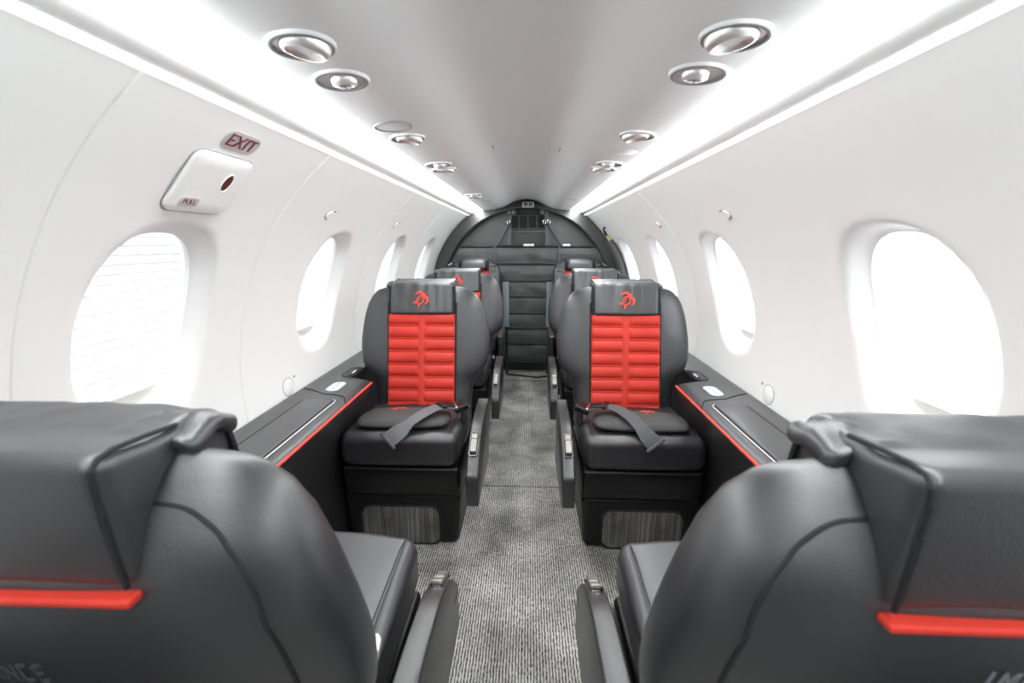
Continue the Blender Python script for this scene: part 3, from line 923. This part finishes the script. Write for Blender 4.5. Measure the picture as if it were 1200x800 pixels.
# last row: upright seats with wrinkled backs and a small roll headrest
def rear_seat(name, s, label):
    e = empty(name, (0, 0, 0)); tag(e, label, 'seat', 'upright seats in the last row')
    bm = bmesh.new(); rbox(bm, (0, 0.22, 0.105), (0.19, 0.15, 0.103), 0.02, 2, 4); obj('base', bm, M['plastic'], e)
    bm = bmesh.new(); rbox(bm, (0, 0.225, 0.273), (0.20, 0.20, 0.062), 0.014, 2, 4); obj('skirt', bm, M['plastic'], e)
    obj('seat_cushion', cushion_mesh(), M['leather'], e)
    out = [(0.195, 0.40), (0.205, 0.50), (0.208, 0.70), (0.207, 0.86), (0.200, 0.905), (0.175, 0.932), (0.145, 0.958), (0.115, 0.978), (0.06, 0.985)]
    bm = bmesh.new(); rings = []
    ring2 = out + [(-x, z) for x, z in reversed(out)]
    for t, gsc in ((0.0, 0.90), (0.006, 0.955), (0.02, 0.99), (0.045, 1.0), (0.085, 1.0), (0.11, 0.985), (0.12, 0.93)):
        r = []
        for x, z in ring2:
            zz = 0.70 + (z - 0.70) * gsc; xx = x * gsc
            r.append(Vector((xx, 0.40 + 0.16 * (zz - 0.45) + t + 0.004 * noise.noise(Vector((xx * 14, zz * 25, t * 30))), zz)))
        rings.append(r)
    loft(bm, rings)
    br = obj('backrest', bm, M['leather_soft'], e, angle=70)
    fy = lambda z: 0.40 + 0.16 * (z - 0.45)
    bm = bmesh.new(); rows = []
    P = 0.0525
    for k in range(0, 72):
        z = 0.895 - k * P / 8
        if z < 0.46: break
        f = (k % 8) / 8; h = 0.009 * (1 - abs(2 * f - 1) ** 3)
        rows.append([Vector((x, fy(z) - 0.004 - h * (0 if abs(x) > 0.115 else 1), z)) for x in (-0.12, -0.114, -0.06, -0.01, 0.01, 0.06, 0.114, 0.12)])
    grid(bm, rows)
    obj('back_panel', bm, M['red'], br, angle=80)['label'] = 'red pleated leather insert'
    bm = bmesh.new()
    # creased side bolsters
    for sx in (-1, 1):
        for z in (0.60, 0.66, 0.71, 0.77, 0.83, 0.88, 0.92):
            tube(bm, [Vector((sx * 0.128, fy(z) - 0.002, z)), Vector((sx * 0.16, fy(z) - 0.004, z + 0.012)), Vector((sx * 0.19, fy(z) + 0.004, z + 0.03 if z < 0.87 else z + 0.012))], [0.003, 0.006, 0.002], 6)
    obj('bolster_fold', bm, M['leather_soft'], br)
    bm = bmesh.new()
    def dr(v):
        v = v.copy(); v.y += 0.16 * (v.z - 0.93); return v
    rbox(bm, (0, fy(0.93) - 0.006, 0.931), (0.108, 0.040, 0.044), 0.034, 5, 6, dr)
    hd = obj('headrest', bm, M['leather_soft'], e)
    for sx in (-1, 1):
        bm = bmesh.new()
        rbox(bm, (sx * 0.112, fy(0.93) - 0.006, 0.93), (0.005, 0.036, 0.042), 0.004, 2, 2, dr)
        obj('gap_edge', bm, M['seam'], hd)
    bm = bmesh.new()
    tube(bm, [Vector((-s * 0.170, fy(0.9) - 0.012, 0.948)), Vector((-s * 0.185, fy(0.9) - 0.016, 0.938)), Vector((-s * 0.205, fy(0.9) - 0.012, 0.926))], [0.005, 0.006, 0.003], 6)
    obj('belt_guide', bm, M['silver'], e)['label'] = 'small metal clip'
    # lowered armrest
    bm = bmesh.new(); rbox(bm, (s * 0.232, 0.20, 0.36), (0.02, 0.19, 0.10), 0.015, 2, 3); obj('armrest', bm, M['grey_plastic'], e)
    return e
r4l = rear_seat('upright_seat', 1, 'upright seat with small roll headrest before the bulkhead, last row on the EXIT side')
r4l.location = (-0.412, 3.04, 0)
r4r = rear_seat('upright_seat', -1, 'upright seat with small roll headrest before the bulkhead, last row on the plain side')
r4r.location = (0.422, 3.04, 0)

# lap pillows on the second-row seats
def pillow(loc, s, label):
    e = empty('lap_pillow', loc); tag(e, label, 'pillow', 'flat charcoal pillows on the second-row seats')
    bm = bmesh.new()
    A, B, H = 0.165, 0.088, 0.017
    def df(v):
        v = v.copy(); u, w = v.x / A, v.y / B
        d = max(0, 1 - abs(u) ** 2.6) * max(0, 1 - abs(w) ** 2.6)
        k = v.z / H
        v.z = k * (0.009 + (0.017 if k > 0 else 0.004) * d ** 0.7)
        if k > 0: v.z += crease(Vector((v.x, v.y, 1.0)), 0.0025, 26, 2) * d
        v.x *= 1 - 0.10 * w * w; v.y *= 1 - 0.16 * u * u
        return v
    rbox(bm, (0, 0, 0), (A, B, H), 0.0165, 4, 18, df)
    p = obj('cover', bm, M['pillow'], e, angle=80)
    bm = bmesh.new()
    tube(bm, [df(Vector((x, y, 0.0))) for x, y in rrect(2 * A, 2 * B, 0.0165, 4) ] , 0.0022, 6, True)
    obj('piping', bm, M['seam'], p)
    bm = bmesh.new()
    def tf(a, b, o):
        q = df(Vector((a - s * 0.035, b + 0.046, H))); q.z += 0.0022 * o - 0.001; return q
    turtle(bm, tf, 0.045)
    obj('emblem', bm, M['red_thread'], p, smooth=False)['label'] = 'red embroidered turtle'
    return e
def place_pillow(seat_o, s, lab, rot):
    p = pillow(seat_o.location + Vector((0.0, 0.118, 0.4780)), s, lab)
    p.rotation_euler = (radians(-3), 0, rot)
place_pillow(s2l, 1, 'flat charcoal pillow lying under the light grey lap strap', 0.03)
place_pillow(s2r, -1, 'flat charcoal pillow lying under the dark lap strap', -0.05)

# ---------------------------------------------------------------- ceiling fittings
def ceil_mtx(x, y):
    dz = (ceil_z(x + 0.01) - ceil_z(x - 0.01)) / 0.02
    n = Vector((dz, 0, -1)).normalized()          # pointing down into the cabin
    xa = Vector((1, 0, dz)).normalized(); ya = n.cross(xa)
    m = Matrix((xa, ya, n)).transposed().to_4x4(); m.translation = Vector((x, y, ceil_z(x)))
    return m
def fitting_root(name, x, y, label, cat, group):
    e = empty(name, (0, 0, 0)); e.matrix_world = ceil_mtx(x, y); tag(e, label, cat, group); return e
def bezel(e, r=0.0432):
    bm = bmesh.new(); lathe(bm, [(r - 0.005, -0.004), (r - 0.004, 0.003), (r - 0.001, 0.0045), (r + 0.0008, 0.004), (r + 0.0018, 0.0015), (r + 0.0022, -0.002)], 40)
    obj('bezel', bm, M['ceiling'], e)
    bm = bmesh.new(); lathe(bm, [(r - 0.001, 0.0045), (r - 0.003, 0.0052), (r - 0.0058, 0.0045), (r - 0.0062, 0.001)], 40)  # dark colour stands in for shade in a recess around the fitting
    obj('ring', bm, M['ink'], e)['label'] = 'thin dark ring imitating recess shade'
def reading_light(x, y, label):
    e = fitting_root('reading_light', x, y, label, 'reading light', 'adjustable ceiling reading lights'); bezel(e)
    bm = bmesh.new(); lathe(bm, [(0.0, 0.0006), (0.02, 0.0006), (0.0400, 0.001)], 32); obj('dish', bm, M['silver'], e)
    bm = bmesh.new()
    t = Matrix.Translation((-0.004 if x > 0 else 0.004, 0.0, 0)) @ Matrix.Rotation(0.22 if x > 0 else -0.22, 4, 'Y')
    lathe(bm, [(0.034, -0.004), (0.034, 0.003), (0.0325, 0.008), (0.0285, 0.0115), (0.0255, 0.012), (0.0225, 0.0095), (0.012, 0.0065), (0.0, 0.006)], 32, t)
    ey = obj('eyeball', bm, M['silver'], e)
    bm = bmesh.new(); lathe(bm, [(0.0, 0.0072), (0.009, 0.0074), (0.0125, 0.0072)], 24, t); obj('lens', bm, M['plate'], ey)
def air_nozzle(x, y, label):
    e = fitting_root('air_nozzle', x, y, label, 'air nozzle', 'swivelling ceiling air nozzles'); bezel(e)
    bm = bmesh.new(); lathe(bm, [(0.0, 0.0006), (0.02, 0.0008), (0.0400, 0.001)], 32); obj('dish', bm, M['dish_grey'], e)
    t = Matrix.Translation((0.006 if x < 0 else -0.006, 0.006, 0)) @ Matrix.Rotation(0.15, 4, 'X')
    bm = bmesh.new(); lathe(bm, [(0.021, -0.003), (0.021, 0.004), (0.019, 0.010), (0.015, 0.013), (0.0125, 0.0128)], 28, t); nz = obj('nozzle', bm, M['silver'], e)
    bm = bmesh.new(); lathe(bm, [(0.0, 0.0118), (0.009, 0.0135), (0.0128, 0.0129)], 24, t); obj('hub', bm, M['dark_hub'], nz)['label'] = 'dark round outlet'
    bm = bmesh.new()
    for a in (-0.006, 0.006): rbox(bm, (0, 0, 0), (0.0028, 0.0048, 0.0018), 0.0014, 2, 1, lambda v, a=a: t @ (v + Vector((a * 0.8, 0, 0.0138))))
    obj('vane', bm, M['plate'], nz)
def blank_cover(x, y, label, r=0.0405):
    e = fitting_root('blank_cover', x, y, label, 'cover', None)
    bm = bmesh.new(); lathe(bm, [(0.0, 0.002), (r - 0.004, 0.002), (r - 0.001, 0.0012)], 36); obj('disc', bm, M['ceiling'], e)
    bm = bmesh.new(); lathe(bm, [(r - 0.001, 0.0), (r - 0.0005, 0.003), (r + 0.002, 0.003), (r + 0.003, 0.0)], 36); obj('rim', bm, M['ink'], e)['label'] = 'thin grey rim'
reading_light(-0.289, 0.662, 'round chrome reading light nearest the camera, above the EXIT side')
air_nozzle(-0.289, 0.793, 'round silver air nozzle beside the nearest reading light, EXIT side')
blank_cover(-0.293, 1.088, 'flat white round blank cover with a thin grey rim on the ceiling')
reading_light(-0.291, 1.202, 'round chrome reading light just beyond the flat white blank cover')
air_nozzle(-0.290, 1.591, 'small round air nozzle of the third ceiling pair, EXIT side')
reading_light(-0.290, 1.695, 'small round reading light of the third ceiling pair, EXIT side')
air_nozzle(-0.290, 2.55, 'tiny round air nozzle near the bulkhead, EXIT side')
reading_light(-0.290, 2.66, 'tiny round reading light near the bulkhead, EXIT side')
reading_light(0.289, 0.657, 'round chrome reading light nearest the camera, above the plain side')
air_nozzle(0.289, 0.787, 'round silver air nozzle beside the nearest reading light, plain side')
reading_light(0.291, 1.195, 'round chrome reading light standing alone beside the faint cover ring, plain side')
air_nozzle(0.293, 1.595, 'small round air nozzle of the third ceiling pair, plain side')
reading_light(0.288, 1.696, 'small round reading light of the third ceiling pair, plain side')
e = fitting_root('blank_cover', 0.300, 1.40, 'faint white round cover, barely raised, on the plain side of the ceiling', 'cover', None)
bm = bmesh.new(); lathe(bm, [(0.0, 0.002), (0.036, 0.002), (0.039, 0.0)], 36); obj('disc', bm, M['ceiling'], e)
# small perforated grilles near the bulkhead
def speaker_grille(x, y, label):
    e = fitting_root('speaker_grille', x, y, label, 'grille', 'perforated grilles near the bulkhead')
    bm = bmesh.new(); lathe(bm, [(0.0, 0.0015), (0.048, 0.0015), (0.051, 0.0)], 32); obj('plate', bm, M['ceiling'], e)
    bm = bmesh.new()
    for rr, n in ((0.0, 1), (0.014, 6), (0.028, 11), (0.041, 16)):
        for k in range(n):
            a = 2 * pi * k / n
            lathe(bm, [(0.0, 0.0018), (0.0042, 0.0018)], 8, Matrix.Translation((rr * cos(a), rr * sin(a), 0)))
    h = obj('perforation', bm, M['dark_hub'], e); h['kind'] = 'stuff'
speaker_grille(-0.262, 2.96, 'small round perforated ceiling grille near the bulkhead, EXIT side')
speaker_grille(0.300, 2.83, 'small round perforated ceiling grille near the bulkhead, plain side')
# thin slots in the headliner
for x, y, lab in ((-0.105, 1.62, 'short thin dark slit in the white ceiling, EXIT side of the ridge'), (0.125, 1.62, 'short thin dark slit in the white ceiling, plain side of the ridge')):
    e = fitting_root('ceiling_slot', x, y, lab, 'slot', None)
    bm = bmesh.new(); rbox(bm, (0, 0, 0.0005), (0.0016, 0.024, 0.0012), 0.001, 2, 2); obj('slit', bm, M['ink'], e)

# ---------------------------------------------------------------- wall fittings
def wall_mtx(sx, y, v, d=0.0):
    """local x: towards aft seen from the cabin on the EXIT side (world +y), local y: up the lining, z: into the cabin"""
    n = prof_n(v); nv = Vector((-sx * n[0], 0, -n[1]))
    up = Vector((-sx * n[1], 0, n[0])) if v > ZC else Vector((0, 0, 1))
    xa = up.cross(nv)
    m = Matrix((xa, up, nv)).transposed().to_4x4(); m.translation = wallp(sx, y, v, d)
    return m
# curved plates: bend a flat outline on to the lining
def wplate(bm, pts, sx, y0, v0, d0, d1, loc):
    prism(bm, pts, d0, d1, lambda a, b, d: wallp(sx, y0 + (a if sx < 0 else -a), v0 + b, -d) - loc)

def text_curve(name, body, size, m, parent, mtx, extrude=0.0006):
    cu = bpy.data.curves.new(name, 'FONT'); cu.body = body; cu.size = size; cu.extrude = extrude
    cu.align_x = 'CENTER'; cu.align_y = 'CENTER'; cu.materials.append(m)
    o = bpy.data.objects.new(name, cu); COL.objects.link(o)
    bpy.context.view_layer.update()
    me = bpy.data.meshes.new_from_object(o.evaluated_get(bpy.context.evaluated_depsgraph_get()))
    bpy.data.objects.remove(o); bpy.data.curves.remove(cu)
    o = bpy.data.objects.new(name, me); COL.objects.link(o)
    if not me.materials: me.materials.append(m)
    o.parent = parent; o.matrix_world = mtx
    return o

v0 = vz(1.284); mt = wall_mtx(-1, 0.872, v0)
e = empty('exit_sign', mt.translation); tag(e, 'small grey rounded placard reading EXIT in dark red letters', 'sign')
bm = bmesh.new(); wplate(bm, rrect(0.098, 0.043, 0.019, 6), -1, 0.872, v0, -0.001, 0.0010, mt.translation); obj('plate', bm, M['placard'], e, angle=30)
bpy.context.view_layer.update()
mt2 = mt.copy(); mt2.translation = mt.translation + (mt.to_3x3() @ Vector((0, 0, 0.0022)))
text_curve('lettering', 'EXIT', 0.039, M['placard_ink'], e, mt2)

vp = vz(1.213); mt = wall_mtx(-1, 0.868, vp)
e = empty('handle_cover', mt.translation); tag(e, 'white rounded hatch cover with a dark red oval slot below the EXIT placard', 'cover')
bm = bmesh.new()
rows = []
for q, d in ((1.0, -0.002), (1.0, 0.003), (0.985, 0.006), (0.95, 0.0075), (0.6, 0.0075), (0.0, 0.0075)):
    rows.append([wallp(-1, 0.868 + x * q, vp + y * q, -d) - mt.translation for x, y in rrect(0.160, 0.134, 0.020, 6) + [rrect(0.160, 0.134, 0.020, 6)[0]]])
grid(bm, rows)
obj('cover', bm, M['wall'], e)
bm = bmesh.new(); tube(bm, [wallp(-1, 0.868 + x, vp + y, -0.0005) - mt.translation for x, y in rrect(0.163, 0.137, 0.0215, 6)], 0.0014, 6, True)
obj('gap', bm, M['ink'], e)
bm = bmesh.new(); wplate(bm, ell(0.0115, 0.020, 24), -1, 0.868 + 0.034, vp + 0.012, 0.006, 0.0082, mt.translation); obj('slot', bm, M['slot'], e, smooth=False)['label'] = 'dark red oval slot'
bm = bmesh.new(); tube(bm, [wallp(-1, 0.902 + a, vp + 0.012 + b, -0.0078) - mt.translation for a, b in ell(0.0125, 0.021, 24)], 0.0018, 6, True); obj('slot_rim', bm, M['trim'], e)
bm = bmesh.new(); wplate(bm, rrect(0.046, 0.020, 0.009, 5), -1, 0.868 - 0.030, vp - 0.042, 0.007, 0.0090, mt.translation)
pl = obj('placard', bm, M['placard'], e, angle=30); pl['label'] = 'small grey placard'
bpy.context.view_layer.update()
m3 = wall_mtx(-1, 0.868 - 0.030, vp - 0.042, -0.0093)
text_curve('lettering', 'PULL', 0.015, M['placard_ink'], pl, m3, 0.0003)

def wall_button(sx, y, z, label):
    v = vz(z); mt = wall_mtx(sx, y, v)
    e = empty('coat_hook', mt.translation); tag(e, label, 'coat hook', 'folded white coat hooks on the lining')
    loc = mt.translation
    bm = bmesh.new(); rows = []
    o = ell(0.026, 0.016, 28)
    for q, d in ((1.0, -0.001), (1.0, 0.002), (0.93, 0.0045), (0.5, 0.005), (0, 0.005)):
        rows.append([wallp(sx, y + a * q, v + b * q, -d) - loc for a, b in o + [o[0]]])
    grid(bm, rows); obj('knob', bm, M['wall'], e)
    bm = bmesh.new(); tube(bm, [wallp(sx, y + a, v + b, -0.0004) - loc for a, b in ell(0.0275, 0.0175, 28)], 0.0013, 6, True); obj('gap', bm, M['ink'], e)
    bm = bmesh.new(); rbox(bm, (0, 0, 0), (0.007, 0.003, 0.002), 0.0015, 2, 1)
    mm = wall_mtx(sx, y + 0.014, v + 0.0165, -0.003); im = Matrix.Translation(-loc) @ mm
    for q in bm.verts: q.co = im @ q.co
    obj('catch', bm, M['ink'], e)
wall_button(-1, 1.437, 1.188, 'white oval coat hook above the second EXIT side window')
wall_button(-1, 2.166, 1.184, 'tiny white oval coat hook above the third EXIT side window')
wall_button(1, 1.405, 1.185, 'white oval coat hook above the second plain side window')
wall_button(1, 2.125, 1.184, 'tiny white oval coat hook above the third plain side window')

def cap(sx, y, z, label):
    v = vz(z); mt = wall_mtx(sx, y, v); loc = mt.translation
    e = empty('socket_cap', loc); tag(e, label, 'cap', 'round caps above the side ledges')
    bm = bmesh.new(); rows = []; o = ell(0.030, 0.030, 30)
    for q, d in ((1.0, -0.001), (1.0, 0.002), (0.92, 0.0035), (0, 0.0035)): rows.append([wallp(sx, y + a * q, v + b * q, -d) - loc for a, b in o + [o[0]]])
    grid(bm, rows); obj('disc', bm, M['wall'], e)
    bm = bmesh.new(); tube(bm, [wallp(sx, y + a, v + b, -0.0005) - loc for a, b in ell(0.0315, 0.0315, 30)], 0.0011, 6, True); obj('gap', bm, M['ink'], e)
    bm = bmesh.new(); wplate(bm, ell(0.0055, 0.0045, 12), sx, y + 0.046, v + 0.024, -0.0005, 0.001, loc); obj('screw', bm, M['ink'], e, smooth=False)
cap(-1, 1.40, 0.622, 'round white cap low on the lining above the ledge, EXIT side')
cap(1, 1.37, 0.626, 'round white cap low on the lining above the ledge, plain side')

# ---------------------------------------------------------------- bulkhead fittings
CX0 = 0.012
# air grille
e = empty('vent_grille', (CX0, 3.765, 1.27)); tag(e, 'black slatted air grille high in the centre of the bulkhead', 'vent')
bm = bmesh.new(); rbox(bm, (0, 0.003, 0), (0.148, 0.010, 0.055), 0.004, 2, 2); obj('backing', bm, M['net_rod'], e)
bm = bmesh.new()
for k in range(8): rbox(bm, (0, -0.010, -0.042 + k * 0.012), (0.142, 0.004, 0.0022), 0.0015, 1, 1)
obj('slat', bm, M['plastic'], e)
bm = bmesh.new()
for x in (-0.073, 0.0, 0.073): rbox(bm, (x, -0.014, 0), (0.0035, 0.004, 0.050), 0.002, 1, 1)
for z in (-0.053, 0.053): rbox(bm, (0, -0.012, z), (0.148, 0.006, 0.004), 0.002, 1, 1)
for x in (-0.146, 0.146): rbox(bm, (x, -0.012, 0), (0.004, 0.006, 0.055), 0.002, 1, 1)
obj('frame', bm, M['bulkhead'], e)
e2 = empty('access_panel', (CX0, 3.772, 1.13)); tag(e2, 'flat dark grey access panel beneath the black air grille', 'panel')
bm = bmesh.new(); rbox(bm, (0, 0, 0), (0.145, 0.008, 0.075), 0.004, 2, 2); obj('panel', bm, M['arch'], e2)
bm = bmesh.new(); rbox(bm, (0, -0.009, 0.062), (0.145, 0.003, 0.012), 0.002, 1, 2); obj('strip', bm, M['bulkhead'], e2)
# black box between the hooks
bm = bmesh.new(); rbox(bm, (CX0, 3.745, 1.343), (0.105, 0.03, 0.018), 0.005, 2, 2)
tag(obj('black_housing', bm, M['net_rod']), 'black shallow housing above the air grille between two hooks', 'housing')
# small twin lamp at the top of the arch
e = empty('twin_sign', (CX0, 3.652, 1.400)); tag(e, 'small pale twin-square sign box at the top of the dark arch', 'sign')
bm = bmesh.new(); rbox(bm, (0, 0.006, 0), (0.046, 0.012, 0.022), 0.004, 2, 2); obj('box', bm, M['placard'], e)
bm = bmesh.new()
for x in (-0.019, 0.019): rbox(bm, (x, -0.007, 0), (0.0145, 0.003, 0.0135), 0.002, 2, 1)
obj('square', bm, M['dark_hub'], e)

# cargo curtain with battens
e = empty('cargo_curtain', (CX0, 3.69, 0)); tag(e, 'black cloth cargo curtain with horizontal battens closing off the bulkhead', 'curtain')
bm = bmesh.new()
battens = [1.076, 0.934, 0.794, 0.665, 0.525, 0.396, 0.263, 0.10]
def chw(z):
    return min(0.66, sqrt(max(0.01, 0.685 ** 2 - (z - ZC) ** 2)) - 0.012) if z > ZC else 0.655 - 0.10 * (ZC - z)
rows = []
for i in range(len(battens) - 1):
    for k in range(6):
        f = k / 6; z = battens[i] + (battens[i + 1] - battens[i]) * f
        hw = chw(z)
        row = []
        for j in range(41):
            x = hw * (2 * j / 40 - 1)
            sag = 0.020 * sin(pi * f) 
            wr = 0.012 * noise.noise(Vector((x * 7, z * 16, 2.0))) * sin(pi * f) + 0.008 * noise.noise(Vector((x * 18 + z * 12, z * 30, 5))) * sin(pi * f)
            row.append(Vector((x, -0.004 - sag * 0.5 + wr, z)))
        rows.append(row)
rows.append([Vector((chw(0.10) * (2 * j / 40 - 1), 0, 0.10)) for j in range(41)])
grid(bm, rows)
obj('cloth', bm, M['net'], e, angle=80)
for z in battens:
    bm = bmesh.new(); hw = chw(z)
    tube(bm, [Vector((-hw, -0.012, z)), Vector((0, -0.014, z)), Vector((hw, -0.012, z))], 0.0065 if z < 1.05 else 0.009, 8)
    obj('batten', bm, M['net_rod'], e)
for x0, lab in ((-0.182, 'wide'), (0.186, 'wide')):
    bm = bmesh.new(); rbox(bm, (x0, -0.030, 0.600), (0.028, 0.006, 0.190), 0.004, 2, 2)
    obj('stiffener', bm, M['post'], e)['label'] = 'blue-grey upright strip'
for x0, z0, x1, z1, x2, w in ((-0.145, 1.345, -0.152, 1.086, -0.16, 0.030), (0.150, 1.345, 0.162, 1.086, 0.17, 0.036)):
    bm = bmesh.new(); ribbon(bm, [Vector((x0, 0.0, z0)), Vector(((x0 + x1) / 2, -0.012, (z0 + z1) / 2)), Vector((x1, -0.020, z1))], w, 0.003, Vector((1, 0, 0)))
    obj('strap', bm, M['webbing_dark'], e)
for x0, x1 in ((-0.150, -0.272), (0.150, 0.258)):
    bm = bmesh.new(); ribbon(bm, [Vector((x0, -0.012, 1.272)), Vector(((x0 * 0.45 + x1 * 0.55), -0.022, 1.165)), Vector((x1, -0.026, 1.072)), Vector((x1 * 1.0, -0.028, 0.94))], 0.020, 0.003, Vector((1, 0, 0.2)))
    obj('strap', bm, M['webbing_dark'], e)
for x0, x1 in ((-0.135, -0.240), (0.142, 0.265)):
    bm = bmesh.new(); ribbon(bm, [Vector((x0, -0.016, 1.265)), Vector(((x0 * 0.4 + x1 * 0.6), -0.030, 1.155)), Vector((x1, -0.030, 1.078))], 0.012, 0.003, Vector((1, 0, 0.2)))
    obj('strap', bm, M['net_rod'], e)
for x, z in ((-0.150, 1.350), (-0.112, 1.345), (0.112, 1.345), (0.152, 1.350), (-0.155, 1.270), (0.132, 1.268), (0.166, 1.272)):
    bm = bmesh.new()
    tube(bm, [Vector((x + 0.011 * cos(2 * pi * k / 14), -0.016 + 0.004 * sin(2 * pi * k / 14), z + 0.016 * sin(2 * pi * k / 14))) for k in range(14)], 0.0042, 8, True)
    obj('hook', bm, M['chrome'], e)['label'] = 'metal ring hook'
for x, w in ((0.008, 0.042), (0.314, 0.030)):
    bm = bmesh.new(); rbox(bm, (x, -0.024, 1.086), (w, 0.002, 0.009), 0.001, 1, 1)
    obj('label_strip', bm, M['plate'], e)['label'] = 'small white label'
for x in (-0.175, 0.180):
    bm = bmesh.new(); ribbon(bm, [Vector((x, -0.025, 0.41)), Vector((x, -0.02, 0.22)), Vector((x * 0.98, -0.03, 0.06)), Vector((x * 0.97, -0.05, 0.006))], 0.022, 0.003, Vector((1, 0, 0)))
    obj('strap', bm, M['net_rod'], e)
# loose grey mat and cords on the floor at the foot of the curtain
e = empty('floor_mat', (0.02, 3.55, 0)); tag(e, 'grey slotted mat lying at the end of the aisle before the curtain', 'mat')
bm = bmesh.new()
for k in range(5): rbox(bm, (0, -0.07 + k * 0.035, 0.005), (0.20, 0.011, 0.005), 0.003, 1, 3)
for x in (-0.19, -0.06, 0.07, 0.19): rbox(bm, (x, 0, 0.0045), (0.010, 0.085, 0.0045), 0.003, 1, 3)
obj('slat', bm, M['floor_mesh'], e)
bm = bmesh.new()
tube(bm, catmull([(-0.16, 3.58, 0.02), (-0.08, 3.56, 0.018), (0.02, 3.53, 0.017), (0.10, 3.50, 0.017), (0.14, 3.52, 0.018), (0.21, 3.54, 0.02)], 5, False), 0.007, 6)
tag(obj('tie_cord', bm, M['net_rod']), 'black tie cord lying across the grey mat by the curtain', 'cord')

# rolled black tube with brass clip against the lining
e = empty('rolled_screen', (0, 0, 0)); tag(e, 'black rolled tube with a brass clip leaning on the lining beside the arch', 'tube')
bm = bmesh.new()
tp = []
for k in range(9):
    z = 0.70 + (1.118 - 0.70) * k / 8
    tp.append(wallp(1, 3.40, vz(z + 0.02), -0.036))
tube(bm, tp, [0.028, 0.032] + [0.032] * 5 + [0.031, 0.024], 14)
obj('tube', bm, M['arch'], e)
bm = bmesh.new()
p = wallp(1, 3.40, vz(1.14), -0.036); q = wallp(1, 3.40, vz(1.175), -0.032); r_ = wallp(1, 3.40, vz(1.205), -0.026); t_ = wallp(1, 3.40, vz(1.22), -0.016)
tube(bm, [p, q], [0.015, 0.012], 10)
cl = obj('clip', bm, M['brass'], e); cl['label'] = 'brass clip'
bm = bmesh.new(); tube(bm, catmull([tuple(q), tuple(r_), tuple(t_), tuple(wallp(1, 3.40, vz(1.215), -0.004))], 4, False), [0.010] * 4 + [0.007] * 9, 8)
obj('snap_hook', bm, M['plastic'], cl)
bm = bmesh.new(); tube(bm, [wallp(1, 3.34, vz(z), -0.006) for z in (1.11, 1.02, 0.93, 0.85, 0.72)], 0.003, 6); obj('cord', bm, M['ink'], e)

# ---------------------------------------------------------------- light, world, camera
w = bpy.data.worlds.new('daylight'); SC.world = w; w.use_nodes = True
bg = w.node_tree.nodes['Background']; bg.inputs['Strength'].default_value = 5.0
_n = w.node_tree.nodes; _l = w.node_tree.links.new
_tc = _n.new('ShaderNodeTexCoord'); _sp = _n.new('ShaderNodeSeparateXYZ'); _rp = _n.new('ShaderNodeValToRGB')
_l(_tc.outputs['Generated'], _sp.inputs[0])
_ma = _n.new('ShaderNodeMath'); _ma.operation = 'MULTIPLY_ADD'; _ma.inputs[1].default_value = 0.5; _ma.inputs[2].default_value = 0.5
_l(_sp.outputs['Z'], _ma.inputs[0]); _l(_ma.outputs[0], _rp.inputs['Fac'])
_rp.color_ramp.elements[0].position = 0.42; _rp.color_ramp.elements[0].color = (0.62, 0.62, 0.61, 1)
_rp.color_ramp.elements[1].position = 0.60; _rp.color_ramp.elements[1].color = (1.25, 1.28, 1.32, 1)
_mx = _n.new('ShaderNodeMath'); _mx.operation = 'MULTIPLY_ADD'; _mx.inputs[1].default_value = 0.8; _mx.inputs[2].default_value = 1.0
_l(_sp.outputs['X'], _mx.inputs[0])          # the sunnier half of the sky is on the plain side
_vm = _n.new('ShaderNodeVectorMath'); _vm.operation = 'SCALE'; _l(_rp.outputs['Color'], _vm.inputs[0]); _l(_mx.outputs[0], _vm.inputs['Scale'])
_l(_vm.outputs['Vector'], bg.inputs['Color'])

cam = bpy.data.cameras.new('camera'); co = bpy.data.objects.new('camera', cam); COL.objects.link(co)
F = 516.0
cam.sensor_width = 36.0; cam.lens = F / 1200 * 36.0
cam.clip_start = 0.02; cam.clip_end = 50
P = radians(12.57); YAW = math.atan(20.0 / F * cos(P))
co.location = (0.0225, 0.0, 1.10)
fwd = Vector((-sin(YAW) * cos(P), cos(YAW) * cos(P), -sin(P)))
co.rotation_euler = fwd.to_track_quat('-Z', 'Y').to_euler()
cam.dof.use_dof = True; cam.dof.focus_distance = 1.75; cam.dof.aperture_fstop = 5.0
SC.camera = co

SC.view_settings.view_transform = 'Standard'; SC.view_settings.look = 'None'
SC.view_settings.exposure = 0.70; SC.view_settings.gamma = 1.0; SC.view_settings.use_curve_mapping = False
SC.cycles.max_bounces = 14; SC.cycles.diffuse_bounces = 8; SC.cycles.glossy_bounces = 4; SC.cycles.transmission_bounces = 6; SC.cycles.transparent_max_bounces = 8
SC.cycles.use_denoising = True
SC.cycles.sample_clamp_indirect = 8.0
